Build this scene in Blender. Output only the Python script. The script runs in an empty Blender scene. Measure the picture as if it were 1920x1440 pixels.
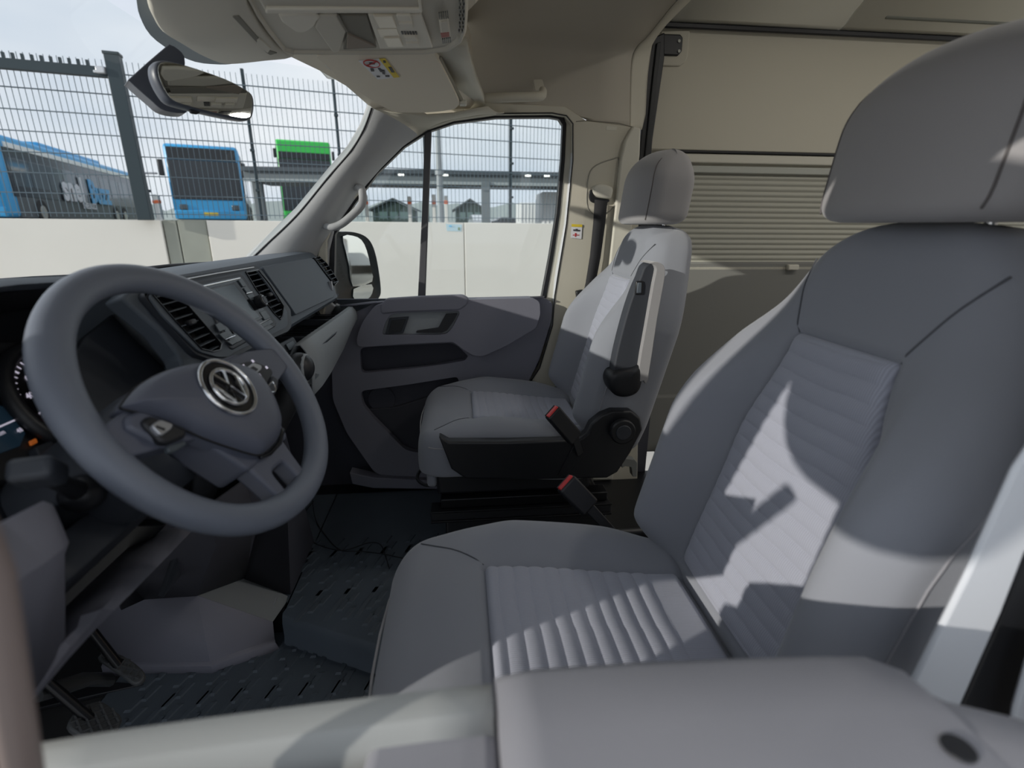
import bpy, bmesh, math, random
from math import sin, cos, pi, radians, sqrt, tan, atan2, exp
from mathutils import Vector, Matrix
random.seed(7)
V = Vector
S = bpy.context.scene
COL = S.collection
# ------------------------------------------------------------------ camera
FPX, PIT, YAW, ROL = 938.0, radians(17.5), radians(6.0), radians(-0.4)
CAM = V((0, 0, 1.15))
_f = V((sin(YAW)*cos(PIT), cos(YAW)*cos(PIT), -sin(PIT)))
_r = V((cos(YAW), -sin(YAW), 0)); _u = _r.cross(_f)
_R = _r*cos(ROL)-_u*sin(ROL); _U = _u*cos(ROL)+_r*sin(ROL)
cd = bpy.data.cameras.new('camera'); cam = bpy.data.objects.new('camera', cd); COL.objects.link(cam)
m = Matrix((_R, _U, -_f)).transposed().to_4x4(); m.translation = CAM; cam.matrix_world = m
cd.sensor_width = 36; cd.lens = FPX/1920*36; cd.clip_start = 0.02; cd.clip_end = 500
cd.dof.use_dof = True; cd.dof.focus_distance = 1.35; cd.dof.aperture_fstop = 3.6
S.camera = cam
# ------------------------------------------------------------------ light
W = bpy.data.worlds.new('sky'); S.world = W; W.use_nodes = True
nt = W.node_tree; nt.nodes.clear()
wo = nt.nodes.new('ShaderNodeOutputWorld'); bg = nt.nodes.new('ShaderNodeBackground')
tc = nt.nodes.new('ShaderNodeTexCoord'); ns = nt.nodes.new('ShaderNodeTexNoise'); cr = nt.nodes.new('ShaderNodeValToRGB')
mp = nt.nodes.new('ShaderNodeMapping'); mp.inputs['Scale'].default_value = (1, 1, 2.6)
ns.inputs['Scale'].default_value = 2.2; ns.inputs['Detail'].default_value = 4; ns.inputs['Roughness'].default_value = .45
cr.color_ramp.elements[0].position = .35; cr.color_ramp.elements[0].color = (.59, .66, .76, 1)
cr.color_ramp.elements[1].position = .68; cr.color_ramp.elements[1].color = (.86, .875, .91, 1)
nt.links.new(tc.outputs['Generated'], mp.inputs[0]); nt.links.new(mp.outputs[0], ns.inputs['Vector'])
nt.links.new(ns.outputs['Fac'], cr.inputs[0]); nt.links.new(cr.outputs[0], bg.inputs[0]); nt.links.new(bg.outputs[0], wo.inputs[0])
bg.inputs[1].default_value = 1.10
SUN_DIR = V((-2.04, -1.0, .62)).normalized()        # towards the sun
sl = bpy.data.lights.new('sun', 'SUN'); so = bpy.data.objects.new('sun', sl); COL.objects.link(so)
FILL_LAMP = 2.7
sl.energy = 2.85; sl.angle = radians(.6); sl.color = (1, .95, .87)
so.rotation_euler = SUN_DIR.to_track_quat('Z', 'Y').to_euler(); so.location = (-6, -6, 8)
S.view_settings.view_transform = 'Standard'; S.view_settings.look = 'None'
S.view_settings.exposure = 0.0; S.view_settings.gamma = 1; S.view_settings.use_curve_mapping = False
S.cycles.max_bounces = 10; S.cycles.diffuse_bounces = 6; S.cycles.use_denoising = True

# ------------------------------------------------------------------ helpers
def ray(px, py): return _f + _R*((px-960)/FPX) - _U*((py-720)/FPX)
def at(px, py, x=None, y=None, z=None, P=None, N=None):
    """a measured point of the photograph on a known plane of the vehicle"""
    d = ray(px, py)
    if P is not None: t = (V(P)-CAM).dot(V(N))/d.dot(V(N))
    elif x is not None: t = (x-CAM.x)/d.x
    elif y is not None: t = (y-CAM.y)/d.y
    else: t = (z-CAM.z)/d.z
    return CAM + d*t
def srgb(c): return tuple(((v/255)/12.92 if v/255 <= .04045 else ((v/255+.055)/1.055)**2.4) for v in c)
MATS = {}
def mat(name, col, rough=.6, metal=0., spec=.5, bump=0., bscale=300., emit=0., var=.0, vscale=6., coat=0., sheen=0.):
    if name in MATS: return MATS[name]
    m = bpy.data.materials.new(name); m.use_nodes = True; n = m.node_tree; b = n.nodes['Principled BSDF']
    b.inputs['Base Color'].default_value = (*col, 1); b.inputs['Roughness'].default_value = rough
    b.inputs['Metallic'].default_value = metal; b.inputs['Specular IOR Level'].default_value = spec
    b.inputs['Coat Weight'].default_value = coat; b.inputs['Sheen Weight'].default_value = sheen
    t = n.nodes.new('ShaderNodeTexCoord')
    if emit: b.inputs['Emission Color'].default_value = (*col, 1); b.inputs['Emission Strength'].default_value = emit
    if bump:
        z = n.nodes.new('ShaderNodeTexNoise'); z.inputs['Scale'].default_value = bscale; z.inputs['Detail'].default_value = 2
        k = n.nodes.new('ShaderNodeBump'); k.inputs['Strength'].default_value = bump; k.inputs['Distance'].default_value = .001
        n.links.new(t.outputs['Object'], z.inputs['Vector']); n.links.new(z.outputs['Fac'], k.inputs['Height']); n.links.new(k.outputs[0], b.inputs['Normal'])
    if var:
        z = n.nodes.new('ShaderNodeTexNoise'); z.inputs['Scale'].default_value = vscale; z.inputs['Detail'].default_value = 3
        mx = n.nodes.new('ShaderNodeMix'); mx.data_type = 'RGBA'
        mx.inputs[6].default_value = (*[c*(1-var) for c in col], 1); mx.inputs[7].default_value = (*[min(1, c*(1+var)) for c in col], 1)
        n.links.new(t.outputs['Object'], z.inputs['Vector']); n.links.new(z.outputs['Fac'], mx.inputs[0]); n.links.new(mx.outputs[2], b.inputs['Base Color'])
    MATS[name] = m; return m
def ribbed_fabric(name, col):
    """woven insert cloth: fine cord lines across the ribs"""
    m = mat(name, col, .85, spec=.25, sheen=.3); n = m.node_tree; b = n.nodes['Principled BSDF']
    t = n.nodes.new('ShaderNodeTexCoord'); w = n.nodes.new('ShaderNodeTexWave'); w.bands_direction = 'Y'
    w.inputs['Scale'].default_value = 95; w.inputs['Distortion'].default_value = .3
    mx = n.nodes.new('ShaderNodeMix'); mx.data_type = 'RGBA'
    mx.inputs[6].default_value = (*[c*.84 for c in col], 1); mx.inputs[7].default_value = (*[c*1.1 for c in col], 1)
    k = n.nodes.new('ShaderNodeBump'); k.inputs['Strength'].default_value = .35; k.inputs['Distance'].default_value = .0008
    n.links.new(t.outputs['Object'], w.inputs['Vector']); n.links.new(w.outputs['Fac'], mx.inputs[0])
    n.links.new(mx.outputs[2], b.inputs['Base Color']); n.links.new(w.outputs['Fac'], k.inputs['Height']); n.links.new(k.outputs[0], b.inputs['Normal'])
    return m
def glass(name, tint=(.96, .985, .98), alpha=.09):
    if name in MATS: return MATS[name]
    m = bpy.data.materials.new(name); m.use_nodes = True; n = m.node_tree; n.nodes.clear()
    o = n.nodes.new('ShaderNodeOutputMaterial'); a = n.nodes.new('ShaderNodeBsdfTransparent'); g = n.nodes.new('ShaderNodeBsdfGlossy')
    a.inputs[0].default_value = (*tint, 1); g.inputs['Roughness'].default_value = .02
    lw = n.nodes.new('ShaderNodeLayerWeight'); lw.inputs[0].default_value = .5; pw = n.nodes.new('ShaderNodeMath'); pw.operation = 'POWER'; pw.inputs[1].default_value = 4.5
    fr = n.nodes.new('ShaderNodeMath'); fr.operation = 'MULTIPLY_ADD'; fr.inputs[1].default_value = .6; fr.inputs[2].default_value = .03; mx = n.nodes.new('ShaderNodeMixShader')
    n.links.new(lw.outputs['Facing'], pw.inputs[0]); n.links.new(pw.outputs[0], fr.inputs[0])
    n.links.new(fr.outputs[0], mx.inputs[0]); n.links.new(a.outputs[0], mx.inputs[1]); n.links.new(g.outputs[0], mx.inputs[2]); n.links.new(mx.outputs[0], o.inputs[0])
    MATS[name] = m; return m

SEAT = mat('seat_cloth', srgb((142, 145, 153)), .9, spec=.2, bump=.25, bscale=900, sheen=.3)
SEATP = ribbed_fabric('seat_insert_cloth', srgb((166, 169, 182)))
SEATL = mat('seat_cloth_light', srgb((158, 156, 157)), .9, spec=.2, bump=.2, bscale=900, sheen=.3)
DASH = mat('dash_plastic', srgb((86, 94, 103)), .55, spec=.45, bump=.3, bscale=700)
DASHD = mat('dash_dark_plastic', srgb((52, 56, 63)), .5, bump=.2, bscale=700)
BAND = mat('grey_trim_plastic', srgb((152, 157, 160)), .6, bump=.3, bscale=700)
DOORP = mat('door_plastic', srgb((124, 124, 135)), .6, bump=.3, bscale=600)
DOORD = mat('door_dark_lining', srgb((68, 69, 78)), .8, bump=.4, bscale=900)
BLACK = mat('black_plastic', (.012, .013, .016), .45, bump=.15, bscale=600)
PIANO = mat('gloss_black', (.01, .011, .013), .12)
RUB = mat('black_rubber', (.014, .016, .018), .5, bump=.2, bscale=400, var=.3, vscale=9)
LEATH = mat('wheel_rim_skin', srgb((110, 116, 128)), .36, spec=.5, bump=.35, bscale=1200)
CREAM = mat('cream_trim', srgb((196, 191, 176)), .7, bump=.2, bscale=700)
CREAML = mat('cream_trim_light', srgb((206, 203, 190)), .65, bump=.15, bscale=700)
LINER = mat('headliner_cloth', srgb((182, 176, 164)), .95, spec=.1, bump=.3, bscale=900)
PILL = mat('pillar_trim_grey', srgb((176, 177, 178)), .7, bump=.2, bscale=700)
PAINT = mat('white_body_paint', srgb((214, 218, 224)), .3, coat=.4)
CHROME = mat('chrome', (.75, .76, .78), .18, metal=1)
SILV = mat('silver_trim', srgb((190, 192, 196)), .3, metal=.7)
STEEL = mat('black_steel', (.02, .021, .024), .3, metal=.6)
RED = mat('red_buckle_plastic', srgb((205, 60, 62)), .4)
WEB = mat('belt_webbing', (.022, .022, .025), .8, bump=.5, bscale=500)
MIRR = mat('mirror_silver', (.78, .79, .76), .02, metal=1)
WHITE = mat('white_print', srgb((225, 225, 228)), .6)
YEL = mat('yellow_print', srgb((222, 196, 60)), .6)
REDP = mat('red_print', srgb((190, 60, 60)), .6)
INK = mat('ink', srgb((70, 70, 74)), .6)
SCRN = mat('screen_glass', srgb((70, 82, 90)), .12)
LAMP = mat('lamp_lens', srgb((226, 216, 196)), .3, bump=.4, bscale=200)
CHAR = mat('charcoal_frame', srgb((84, 84, 88)), .5)

def fin(o, smooth=True, ang=38):
    me = o.data
    if smooth:
        me.shade_smooth()
        me.set_sharp_from_angle(angle=radians(ang))
def origin(p):
    o = V((0, 0, 0))
    while p is not None: o += V(p.location); p = p.parent
    return o
def obj(name, verts, faces, m, parent=None, smooth=True, bevel=0, seg=2, ang=38, sub=0):
    me = bpy.data.meshes.new(name); me.from_pydata([tuple(v) for v in verts], [], faces)
    bm = bmesh.new(); bm.from_mesh(me); bmesh.ops.remove_doubles(bm, verts=bm.verts, dist=1e-6)
    bmesh.ops.recalc_face_normals(bm, faces=bm.faces); bm.to_mesh(me); bm.free()
    me.materials.append(m); o = bpy.data.objects.new(name, me); COL.objects.link(o)
    if parent is not None: o.parent = parent; o.location = -origin(parent)
    fin(o, smooth, ang)
    if bevel:
        b = o.modifiers.new('bevel', 'BEVEL'); b.width = bevel; b.segments = seg; b.limit_method = 'ANGLE'; b.angle_limit = radians(35)
    if sub: s_ = o.modifiers.new('sub', 'SUBSURF'); s_.levels = sub; s_.render_levels = sub
    return o
def thing(name, label, cat, loc=(0, 0, 0), group=None):
    o = bpy.data.objects.new(name, None); COL.objects.link(o); o.location = loc; o.empty_display_size = .05
    o['label'] = label; o['category'] = cat
    if group: o['group'] = group
    return o
def tag(o, label, cat, group=None):
    o['label'] = label; o['category'] = cat
    if group: o['group'] = group
    return o
def struct(o, label=None, cat=None):
    o['kind'] = 'structure'
    if label: o['label'] = label
    if cat: o['category'] = cat
    return o
def smooth_pts(pts, k=6, closed=True):
    P = [V(p) for p in pts]; n = len(P); out = []
    rng = range(n) if closed else range(n-1)
    for i in rng:
        a, b, c, d = (P[(i-1) % n], P[i], P[(i+1) % n], P[(i+2) % n]) if closed else (P[max(i-1, 0)], P[i], P[i+1], P[min(i+2, n-1)])
        for j in range(k):
            t = j/k
            out.append(.5*((2*b)+(c-a)*t+(2*a-5*b+4*c-d)*t*t+(3*b-a-3*c+d)*t**3))
    if not closed: out.append(P[-1])
    return out
def rnd(pts, r=.2, k=4):
    """round the corners of a closed outline"""
    P = [V(p) for p in pts]; n = len(P); out = []
    for i in range(n):
        a, b, c = P[i-1], P[i], P[(i+1) % n]
        la, lc = (a-b).length, (c-b).length; q = min(r, la*.45, lc*.45)
        s, e = b+(a-b).normalized()*q, b+(c-b).normalized()*q
        for j in range(k+1):
            t = j/k; out.append(s*(1-t)**2+b*2*t*(1-t)+e*t*t)
    return out
def prism(name, pts, n, depth, m, parent=None, holes=(), bevel=.002, seg=2, back=None):
    """outline on its plane, given thickness away from the viewer side (n points to the viewer)"""
    n = V(n).normalized(); bm = bmesh.new(); es = []
    for loop in [pts]+list(holes):
        vs = [bm.verts.new(V(p)) for p in loop]
        for i in range(len(vs)): es.append(bm.edges.new((vs[i-1], vs[i])))
    if holes: bmesh.ops.triangle_fill(bm, edges=es, use_beauty=True, normal=n)
    else: bm.faces.new(bm.verts[:])
    fs = bm.faces[:]
    r = bmesh.ops.extrude_face_region(bm, geom=fs)
    for v in [g for g in r['geom'] if isinstance(g, bmesh.types.BMVert)]: v.co -= n*depth
    bmesh.ops.recalc_face_normals(bm, faces=bm.faces)
    if holes: bmesh.ops.dissolve_limit(bm, angle_limit=radians(1), verts=bm.verts, edges=bm.edges, delimit=set()) if False else None
    me = bpy.data.meshes.new(name); bm.to_mesh(me); bm.free(); me.materials.append(m)
    o = bpy.data.objects.new(name, me); COL.objects.link(o)
    if parent is not None: o.parent = parent; o.location = -origin(parent)
    fin(o)
    if bevel:
        b = o.modifiers.new('bevel', 'BEVEL'); b.width = bevel; b.segments = seg; b.limit_method = 'ANGLE'; b.angle_limit = radians(35)
    return o
def loft(name, rows, m, parent=None, closed=False, caps=False, bevel=0, ang=38, thick=0):
    """skin over rows of points"""
    vs = []; fs = []; w = len(rows[0])
    for r in rows: vs += [V(p) for p in r]
    for i in range(len(rows)-1):
        for j in range(w if closed else w-1):
            a = i*w+j; b = i*w+(j+1) % w; fs.append((a, b, b+w, a+w))
    if caps: fs.append(tuple(range(w))[::-1]); fs.append(tuple((len(rows)-1)*w+j for j in range(w)))
    o = obj(name, vs, fs, m, parent, bevel=bevel, ang=ang)
    if thick: s_ = o.modifiers.new('solid', 'SOLIDIFY'); s_.thickness = thick; s_.offset = 0
    return o
def tube(name, pts, r, m, parent=None, k=10, closed=False, r2=None, ang=50, up=None):
    P = [V(p) for p in pts]; n = len(P); rows = []; prev = None
    for i, p in enumerate(P):
        d = (P[(i+1) % n]-P[i-1]) if closed else (P[min(i+1, n-1)]-P[max(i-1, 0)])
        d.normalize(); a = prev if prev is not None else (V(up) if up else (V((0, 0, 1)) if abs(d.z) < .9 else V((1, 0, 0))))
        a = (a-d*a.dot(d)).normalized(); b = d.cross(a); prev = a
        ra = r[i] if isinstance(r, (list, tuple)) else r; rb = ra if r2 is None else (r2[i] if isinstance(r2, (list, tuple)) else r2)
        rows.append([p+a*(ra*cos(2*pi*j/k))+b*(rb*sin(2*pi*j/k)) for j in range(k)])
    if closed: rows.append(rows[0])
    return loft(name, rows, m, parent, closed=True, caps=not closed, ang=ang)
def box(name, c, s, m, parent=None, rot=None, bevel=.002, seg=2):
    c = V(c); s = V(s)/2; R_ = rot if rot is not None else Matrix.Identity(3)
    vs = [c+R_ @ V((x*s.x, y*s.y, z*s.z)) for x in (-1, 1) for y in (-1, 1) for z in (-1, 1)]
    fs = [(0, 1, 3, 2), (4, 6, 7, 5), (0, 4, 5, 1), (2, 3, 7, 6), (0, 2, 6, 4), (1, 5, 7, 3)]
    return obj(name, vs, fs, m, parent, bevel=bevel, seg=seg)
def frame(n, up=(0, 0, 1)):
    n = V(n).normalized(); a = V(up).cross(n).normalized(); b = n.cross(a); return Matrix((a, b, n)).transposed()
def cyl(name, c, n, r, h, m, parent=None, k=28, bevel=.001, r2=None):
    F_ = frame(n) if abs(V(n).normalized().z) < .95 else frame(n, (1, 0, 0)); c = V(c); r2 = r if r2 is None else r2
    rows = [[c+F_ @ V((q*cos(2*pi*j/k), q*sin(2*pi*j/k), z)) for j in range(k)] for q, z in ((r, 0), (r2, h))]
    return loft(name, rows, m, parent, closed=True, caps=True, bevel=bevel)
def dome(name, pts, n, h, m, parent=None, depth=.01, rings=7, power=2.2, flat=.0):
    """puffed plate: outline rises to height h towards its middle"""
    n = V(n).normalized(); P = [V(p) for p in pts]; c = sum(P, V())/len(P); rows = [[p-n*depth for p in P]]
    for i in range(rings+1):
        t = 1-i/rings*(1-flat)*.985
        hh = h*(1-t**power)**(1/power) if t < 1 else 0
        rows.append([c+(p-c)*t+n*hh for p in P])
    return loft(name, rows, m, parent, closed=True, caps=True, ang=60)
def text(name, s, P, ex, ey, size, m, parent=None, bold=0., align='CENTER'):
    cu = bpy.data.curves.new(name, 'FONT'); cu.body = s; cu.size = size; cu.align_x = align; cu.align_y = 'CENTER'; cu.extrude = size*.01; cu.offset = bold; cu.resolution_u = 2
    tmp = bpy.data.objects.new('tmp', cu); COL.objects.link(tmp)
    me = bpy.data.meshes.new_from_object(tmp.evaluated_get(bpy.context.evaluated_depsgraph_get())); bpy.data.objects.remove(tmp)
    ex = V(ex).normalized(); ey = V(ey); n = ex.cross(ey).normalized(); ey = n.cross(ex); M = Matrix((ex, ey, n)).transposed().to_4x4(); M.translation = V(P)
    me.transform(M); me.materials.clear(); me.materials.append(m); me.name = name
    o = bpy.data.objects.new(name, me); COL.objects.link(o)
    if parent is not None: o.parent = parent; o.location = -origin(parent)
    return o
def sstep(a, b, x):
    t = min(1, max(0, (x-a)/(b-a))); return t*t*(3-2*t)
def clus(n, e=.35):
    """0..1 samples, denser at both ends"""
    out = []
    for i in range(n+1):
        t = i/n; out.append(t*(1-e)+e*(.5-.5*cos(pi*t)))
    return out
def pad(name, spine, s0, s1, hw, F, B, m, parent=None, ns=60, ny=40, ref=.03, reb=.03, res0=None, res1=None, ang=55, off=(0, 0, 0), uni=False):
    """upholstered body: front and back skins over a width that changes along the spine"""
    res0 = ref if res0 is None else res0; res1 = ref if res1 is None else res1; off = V(off)
    def drop(e, r):
        if e >= r: return 0
        q = 1-max(e, 0)/r; return r*(1-sqrt(max(0, 1-q*q)))
    su = [i/ns for i in range(ns+1)] if uni else clus(ns); yu = [2*t-1 for t in clus(ny, .7)]
    fr, bk = [], []
    for u in su:
        s = s0+(s1-s0)*u; w = hw(s); (x, z, nx, nz) = spine(s); ra, rb = [], []
        for v in yu:
            y = w*v; ey = w-abs(y)
            dfs = drop(s-s0, res0)+drop(s1-s, res1)
            tf = F(s, y)-min(drop(ey, ref)+dfs, F(s, y)*.98 if F(s, y) > 0 else 9)
            tb = B(s, y)-min(drop(ey, reb)+drop(s-s0, reb)+drop(s1-s, reb), 9)
            if tb < -tf: tb = -tf
            ra.append(V((x+nx*tf, y, z+nz*tf))+off); rb.append(V((x-nx*tb, y, z-nz*tb))+off)
        fr.append(ra); bk.append(rb)
    n, w = ns+1, ny+1; vs = [p for r_ in fr for p in r_]+[p for r_ in bk for p in r_]; o_ = n*w; fs = []
    for i in range(ns):
        for j in range(ny):
            a = i*w+j; fs.append((a, a+1, a+1+w, a+w)); fs.append((o_+a, o_+a+w, o_+a+1+w, o_+a+1))
    for i in range(ns):
        for j in (0, ny): a = i*w+j; fs.append((a, a+w, a+w+o_, a+o_))
    for j in range(ny):
        for i in (0, ns): a = i*w+j; fs.append((a, a+1, a+1+o_, a+o_))
    return obj(name, vs, fs, m, parent, ang=ang)
def pxs(L, **k): return [at(a, b, **k) for a, b in L]
YN = (0, -1, 0)
# ================================================================== SETTING: vehicle shell
FZ = .05          # driver footwell level
struct(box('floor', (-.15, 1.08, FZ-.03), (2.0, 1.84, .06), mat('floor_base', (.02, .021, .023), .8), bevel=0))
floor_r = struct(box('floor_rear', (1.9, 1.08, .22), (2.1, 1.84, .06), mat('brown_wood_floor', srgb((58, 44, 36)), .5, var=.3, vscale=4), bevel=0), 'brown wood floor of the living area behind the seats')
# roof and liner ------------------------------------------------------
E1 = [(1180, 240, 1.845), (1181, 160, 1.842), (1184, 108, 1.825), (1195, 84, 1.795), (1215, 64, 1.745), (1267, 0, 1.58)]
E2 = [(1203, 243, 1.868), (1207, 170, 1.866), (1216, 108, 1.855), (1224, 80, 1.83), (1247, 48, 1.78), (1294, 0, 1.62)]
def arch(E):
    P_ = [at(a, b, y=c) for a, b, c in E]; zt_ = P_[-1].z; xt_ = P_[-1].x
    P_ += [V((xt_+.03, 1.35, zt_+.03)), V((xt_+.04, 1.07, zt_+.035)), V((xt_+.03, .70, zt_+.03)), V((xt_, .48, zt_-.0)), V((P_[4].x, .36, P_[4].z)), V((P_[2].x, .31, P_[2].z)), V((P_[0].x, .29, P_[0].z))]
    return smooth_pts(P_, 4, False)
A1, A2 = arch(E1), arch(E2)
rows = [[V((x, p.y, max(p.z, zl))) for p in A1] for x, zl in ((-.02, 1.53), (.1, 1.53), (.25, 1.53), (.36, 1.525), (.42, 1.505), (.47, 1.48))]+[A1]
struct(loft('ceiling', rows, LINER, thick=.008), 'taupe cloth headliner over the cab')
rows = [[p+V((.002, .0, -.003)) for p in A1], [p.lerp(q, .15)+V((0, 0, -.008)) for p, q in zip(A1, A2)], [p.lerp(q, .6)+V((0, 0, -.004)) for p, q in zip(A1, A2)], A2, [p+V((.012, .01, .05)) for p in A2]]
struct(loft('trim_1', rows, CREAM, thick=.004), 'cream arch moulding behind the cab headliner')
struct(box('ceiling_rear', (2.0, 1.08, 2.03), (2.8, 1.9, .04), CREAML, bevel=0), 'cream ceiling of the living area')
struct(box('roof', (.9, 1.08, 2.09), (3.6, 2.0, .03), PAINT, bevel=0), 'white roof skin of the van')
struct(box('wall_left', (.80, .16, 1.15), (.62, .06, 1.9), PAINT, bevel=0), 'white painted body side behind the driver door')
struct(box('wall_left_rear', (2.2, .16, 1.15), (2.2, .05, 1.9), CREAML, bevel=0), 'cream lined side wall of the living area')
for k in range(3):  # unseen fill lamps added to brighten the living area and cab
    lp_ = thing('led_lamp', ('round warm ceiling lamp of the living area nearest the cab', 'round warm ceiling lamp in the middle of the living area', 'round warm ceiling lamp furthest back in the living area')[k], 'lamp', (1.15+k*.7, 1.0, 2.0))
    cyl('lamp_ring', (1.15+k*.7, 1.0, 2.012), (0, 0, -1), .07, .012, SILV, lp_, bevel=.002)
    ll = bpy.data.lights.new('led', 'AREA'); ll.shape = 'DISK'; ll.size = .12; ll.energy = FILL_LAMP; ll.color = (1, .96, .90)
    lo_ = bpy.data.objects.new('lamp_light', ll); COL.objects.link(lo_); lo_.location = (1.15+k*.7, 1.0, 1.995)
struct(box('trim_2', (.1, .255, 1.60), (1.3, .09, .20), CREAM, bevel=.02), 'cream roof rail above the driver door')
struct(box('roof_front', (-.42, 1.08, 1.86), (.06, 1.98, .44), PAINT, bevel=.01), 'white roof front above the windscreen')  # unseen roof panels added to keep stray sun off the headliner
struct(box('roof_side', (.45, 2.04, 1.86), (1.7, .05, .46), PAINT, bevel=.01), 'white roof side on the passenger side')
struct(box('roof_side_near', (.45, .13, 1.86), (1.7, .05, .46), PAINT, bevel=.01), 'white roof side on the driver side')
# ------------------------------------------------------------------ passenger side: body trim, pillars, door opening
def ring(pts, **k): return [at(a, b, **k) for a, b in pts]
OPEN = [(612, 452), (622, 428), (652, 385), (700, 325), (752, 272), (800, 241), (850, 224), (930, 213), (1035, 212), (1062, 217), (1074, 232), (1074, 300), (1062, 420), (1040, 555), (1036, 610), (1012, 690), (985, 730), (900, 900), (640, 905), (612, 880), (612, 600)]
Yb = 1.835
outer = [(1195, 930), (1200, 560), (1196, 330), (1183, 237), (1100, 226), (1060, 199), (900, 191), (800, 200), (780, 225), (755, 240), (700, 290), (640, 375), (600, 455), (580, 560), (606, 598), (612, 560)]+OPEN[:17]+[(950, 930)]
trim = struct(prism('wall_right', ring(outer, y=Yb), YN, .05, CREAM, bevel=.004, seg=3), 'cream body side trim round the passenger door opening with the belt pillar')
tube('door_seal_line', ring(OPEN[7:17], y=Yb-.001), .0022, BLACK, trim, k=6)
struct(prism('trim_16', ring([(655, 886), (700, 896), (845, 903), (852, 918), (700, 916), (660, 908)], y=1.80), YN, .05, DOORP, bevel=.004), 'grey entry sill trim below the passenger door')
# rear edge strip of the pillar, lighter, and return to the black seal
strip_ = [(1173, 262), (1188, 235), (1202, 240), (1200, 290), (1186, 420), (1166, 640), (1150, 900), (1110, 900), (1128, 640), (1150, 430), (1164, 300)]
struct(prism('trim_3', ring(strip_, y=1.815), YN, .06, CREAML, bevel=.006, seg=3), 'pale raised edge strip along the rear of the belt pillar')
seal = [(1226, 70), (1247, 60), (1246, 110), (1224, 262), (1212, 420), (1205, 560), (1184, 560), (1190, 400), (1201, 262), (1216, 110)]
struct(prism('trim_4', ring(seal, y=1.88), YN, .05, BLACK, bevel=.004, seg=2), 'black rubber seal upright at the front of the sliding door')
sl2 = [(1232, 80), (1240, 78), (1232, 150), (1205, 420), (1197, 420), (1224, 150)]
struct(prism('trim_5', ring(sl2, y=1.872), YN, .01, RUB, bevel=.002), 'glossy lip of the black seal at the sliding door')
# painted sill strip between door and pillar
wst = [(1076, 228), (1082, 236), (1080, 330), (1064, 520), (1050, 610), (1022, 705), (1000, 745), (975, 790), (940, 900), (905, 905), (960, 760), (985, 728), (1012, 690), (1034, 610), (1042, 520), (1060, 420), (1072, 300)]
struct(prism('trim_6', ring(wst, y=1.845), YN, .03, PAINT, bevel=.003), 'white painted door aperture edge beside the belt pillar')
# A pillar trim (grey, facing the cab)
L_ = [(699, 203, 1.66), (684, 243, 1.68), (660, 283, 1.70), (618, 332, 1.72), (560, 402, 1.74), (505, 455, 1.76), (466, 492, 1.78)]
R_ = [(781, 250, 1.80), (752, 272, 1.815), (712, 312, 1.82), (668, 362, 1.825), (632, 415, 1.83), (606, 455, 1.835), (585, 500, 1.84)]
rows = []
for (a, b, ya), (c, d, yc) in zip(L_, R_):
    p, q = at(a, b, y=ya), at(c, d, y=yc); r_ = []
    for t in (0, .12, .3, .5, .62, .8, 1.0):
        mid = p.lerp(q, t); bulge = .038*sin(pi*min(1, t*1.0))**.8; r_.append(mid+V((.25, -.9, -.1)).normalized()*bulge)
    rows.append([p+V((-.02, .04, .02))]+r_+[q+V((.0, .04, 0))])
apt = tag(loft('pillar_trim', rows, PILL, ang=30), 'light grey windscreen pillar trim beside the passenger quarter window', 'pillar trim')

blk = pxs([(555, 440), (598, 438), (572, 476), (505, 476)], y=1.735)
# upper corner trim between pillar and roof
rows = []
for (a, b), (c, d) in zip([(700, 203), (745, 212), (800, 215), (850, 212), (890, 204), (915, 200)], [(781, 252), (803, 238), (830, 227), (860, 219), (905, 212), (945, 211)]):
    p, q = at(a, b, y=1.70 if a < 1000 else 1.76), at(c, d, y=1.832); rows.append([p+V((0, .0, .05 if a < 800 else .0))]+[p.lerp(q, t)+V((0, -.5, -.35))*.03*sin(pi*t) for t in (0, .2, .4, .6, .8, 1)]+[q+V((0, .02, 0))])
struct(loft('trim_7', rows, CREAM, thick=.004), 'cream rounded roof rail trim above the passenger window')
struct(box('wall_right_lower', (-.17, 1.905, .5), (1.91, .02, .78), DOORD, bevel=0), 'dark lining of the passenger side below the dashboard')
# quarter plug behind dash end
struct(prism('trim_8', ring([(598, 420), (625, 432), (616, 470), (612, 560), (655, 600), (600, 620), (560, 520), (585, 470)], y=1.85), YN, .03, PILL, bevel=.004), 'grey trim corner between the dashboard end and the quarter window')
# ------------------------------------------------------------------ windscreen
top_ = [(-.70, .30, 1.50), (-.655, .6, 1.535), (-.64, 1.07, 1.545), (-.60, 1.4, 1.54)]
tp = [V(p) for p in top_]+[at(600, 131, z=1.53), at(650, 160, z=1.52), at(699, 204, y=1.70)]
bt = [V((-1.10, .30, 1.0)), V((-1.22, .6, 1.0)), V((-1.28, 1.07, 1.0)), V((-1.22, 1.5, 1.0)), V((-1.08, 1.66, 1.0)), V((-.92, 1.74, 1.02)), at(466, 492, y=1.80)]
tp = smooth_pts(tp, 4, False); bt = smooth_pts(bt, 4, False)
ws = [[b_.lerp(t_, i/8)+V((-.05, 0, .02))*sin(pi*i/8) for b_, t_ in zip(bt[:-1], tp[:-1])] for i in range(9)]
ed_ = [at(a-2, b+1, y=c+.012) for a, b, c in L_[::-1]]; ed_ = smooth_pts(ed_, 6, False)
for i in range(9): ws[i].append(ed_[round(i*(len(ed_)-1)/8)])
ob = loft('window_1', ws, glass('clear_glass')); struct(ob, 'clear curved windscreen')
tube('window_seal', [p+V((.002, -.012, 0)) for p in ed_], .0028, BLACK, ob)
tube('window_seal', [b_+V((0, 0, .002)) for b_ in bt[:-1]], .006, BLACK, ob)
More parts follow.
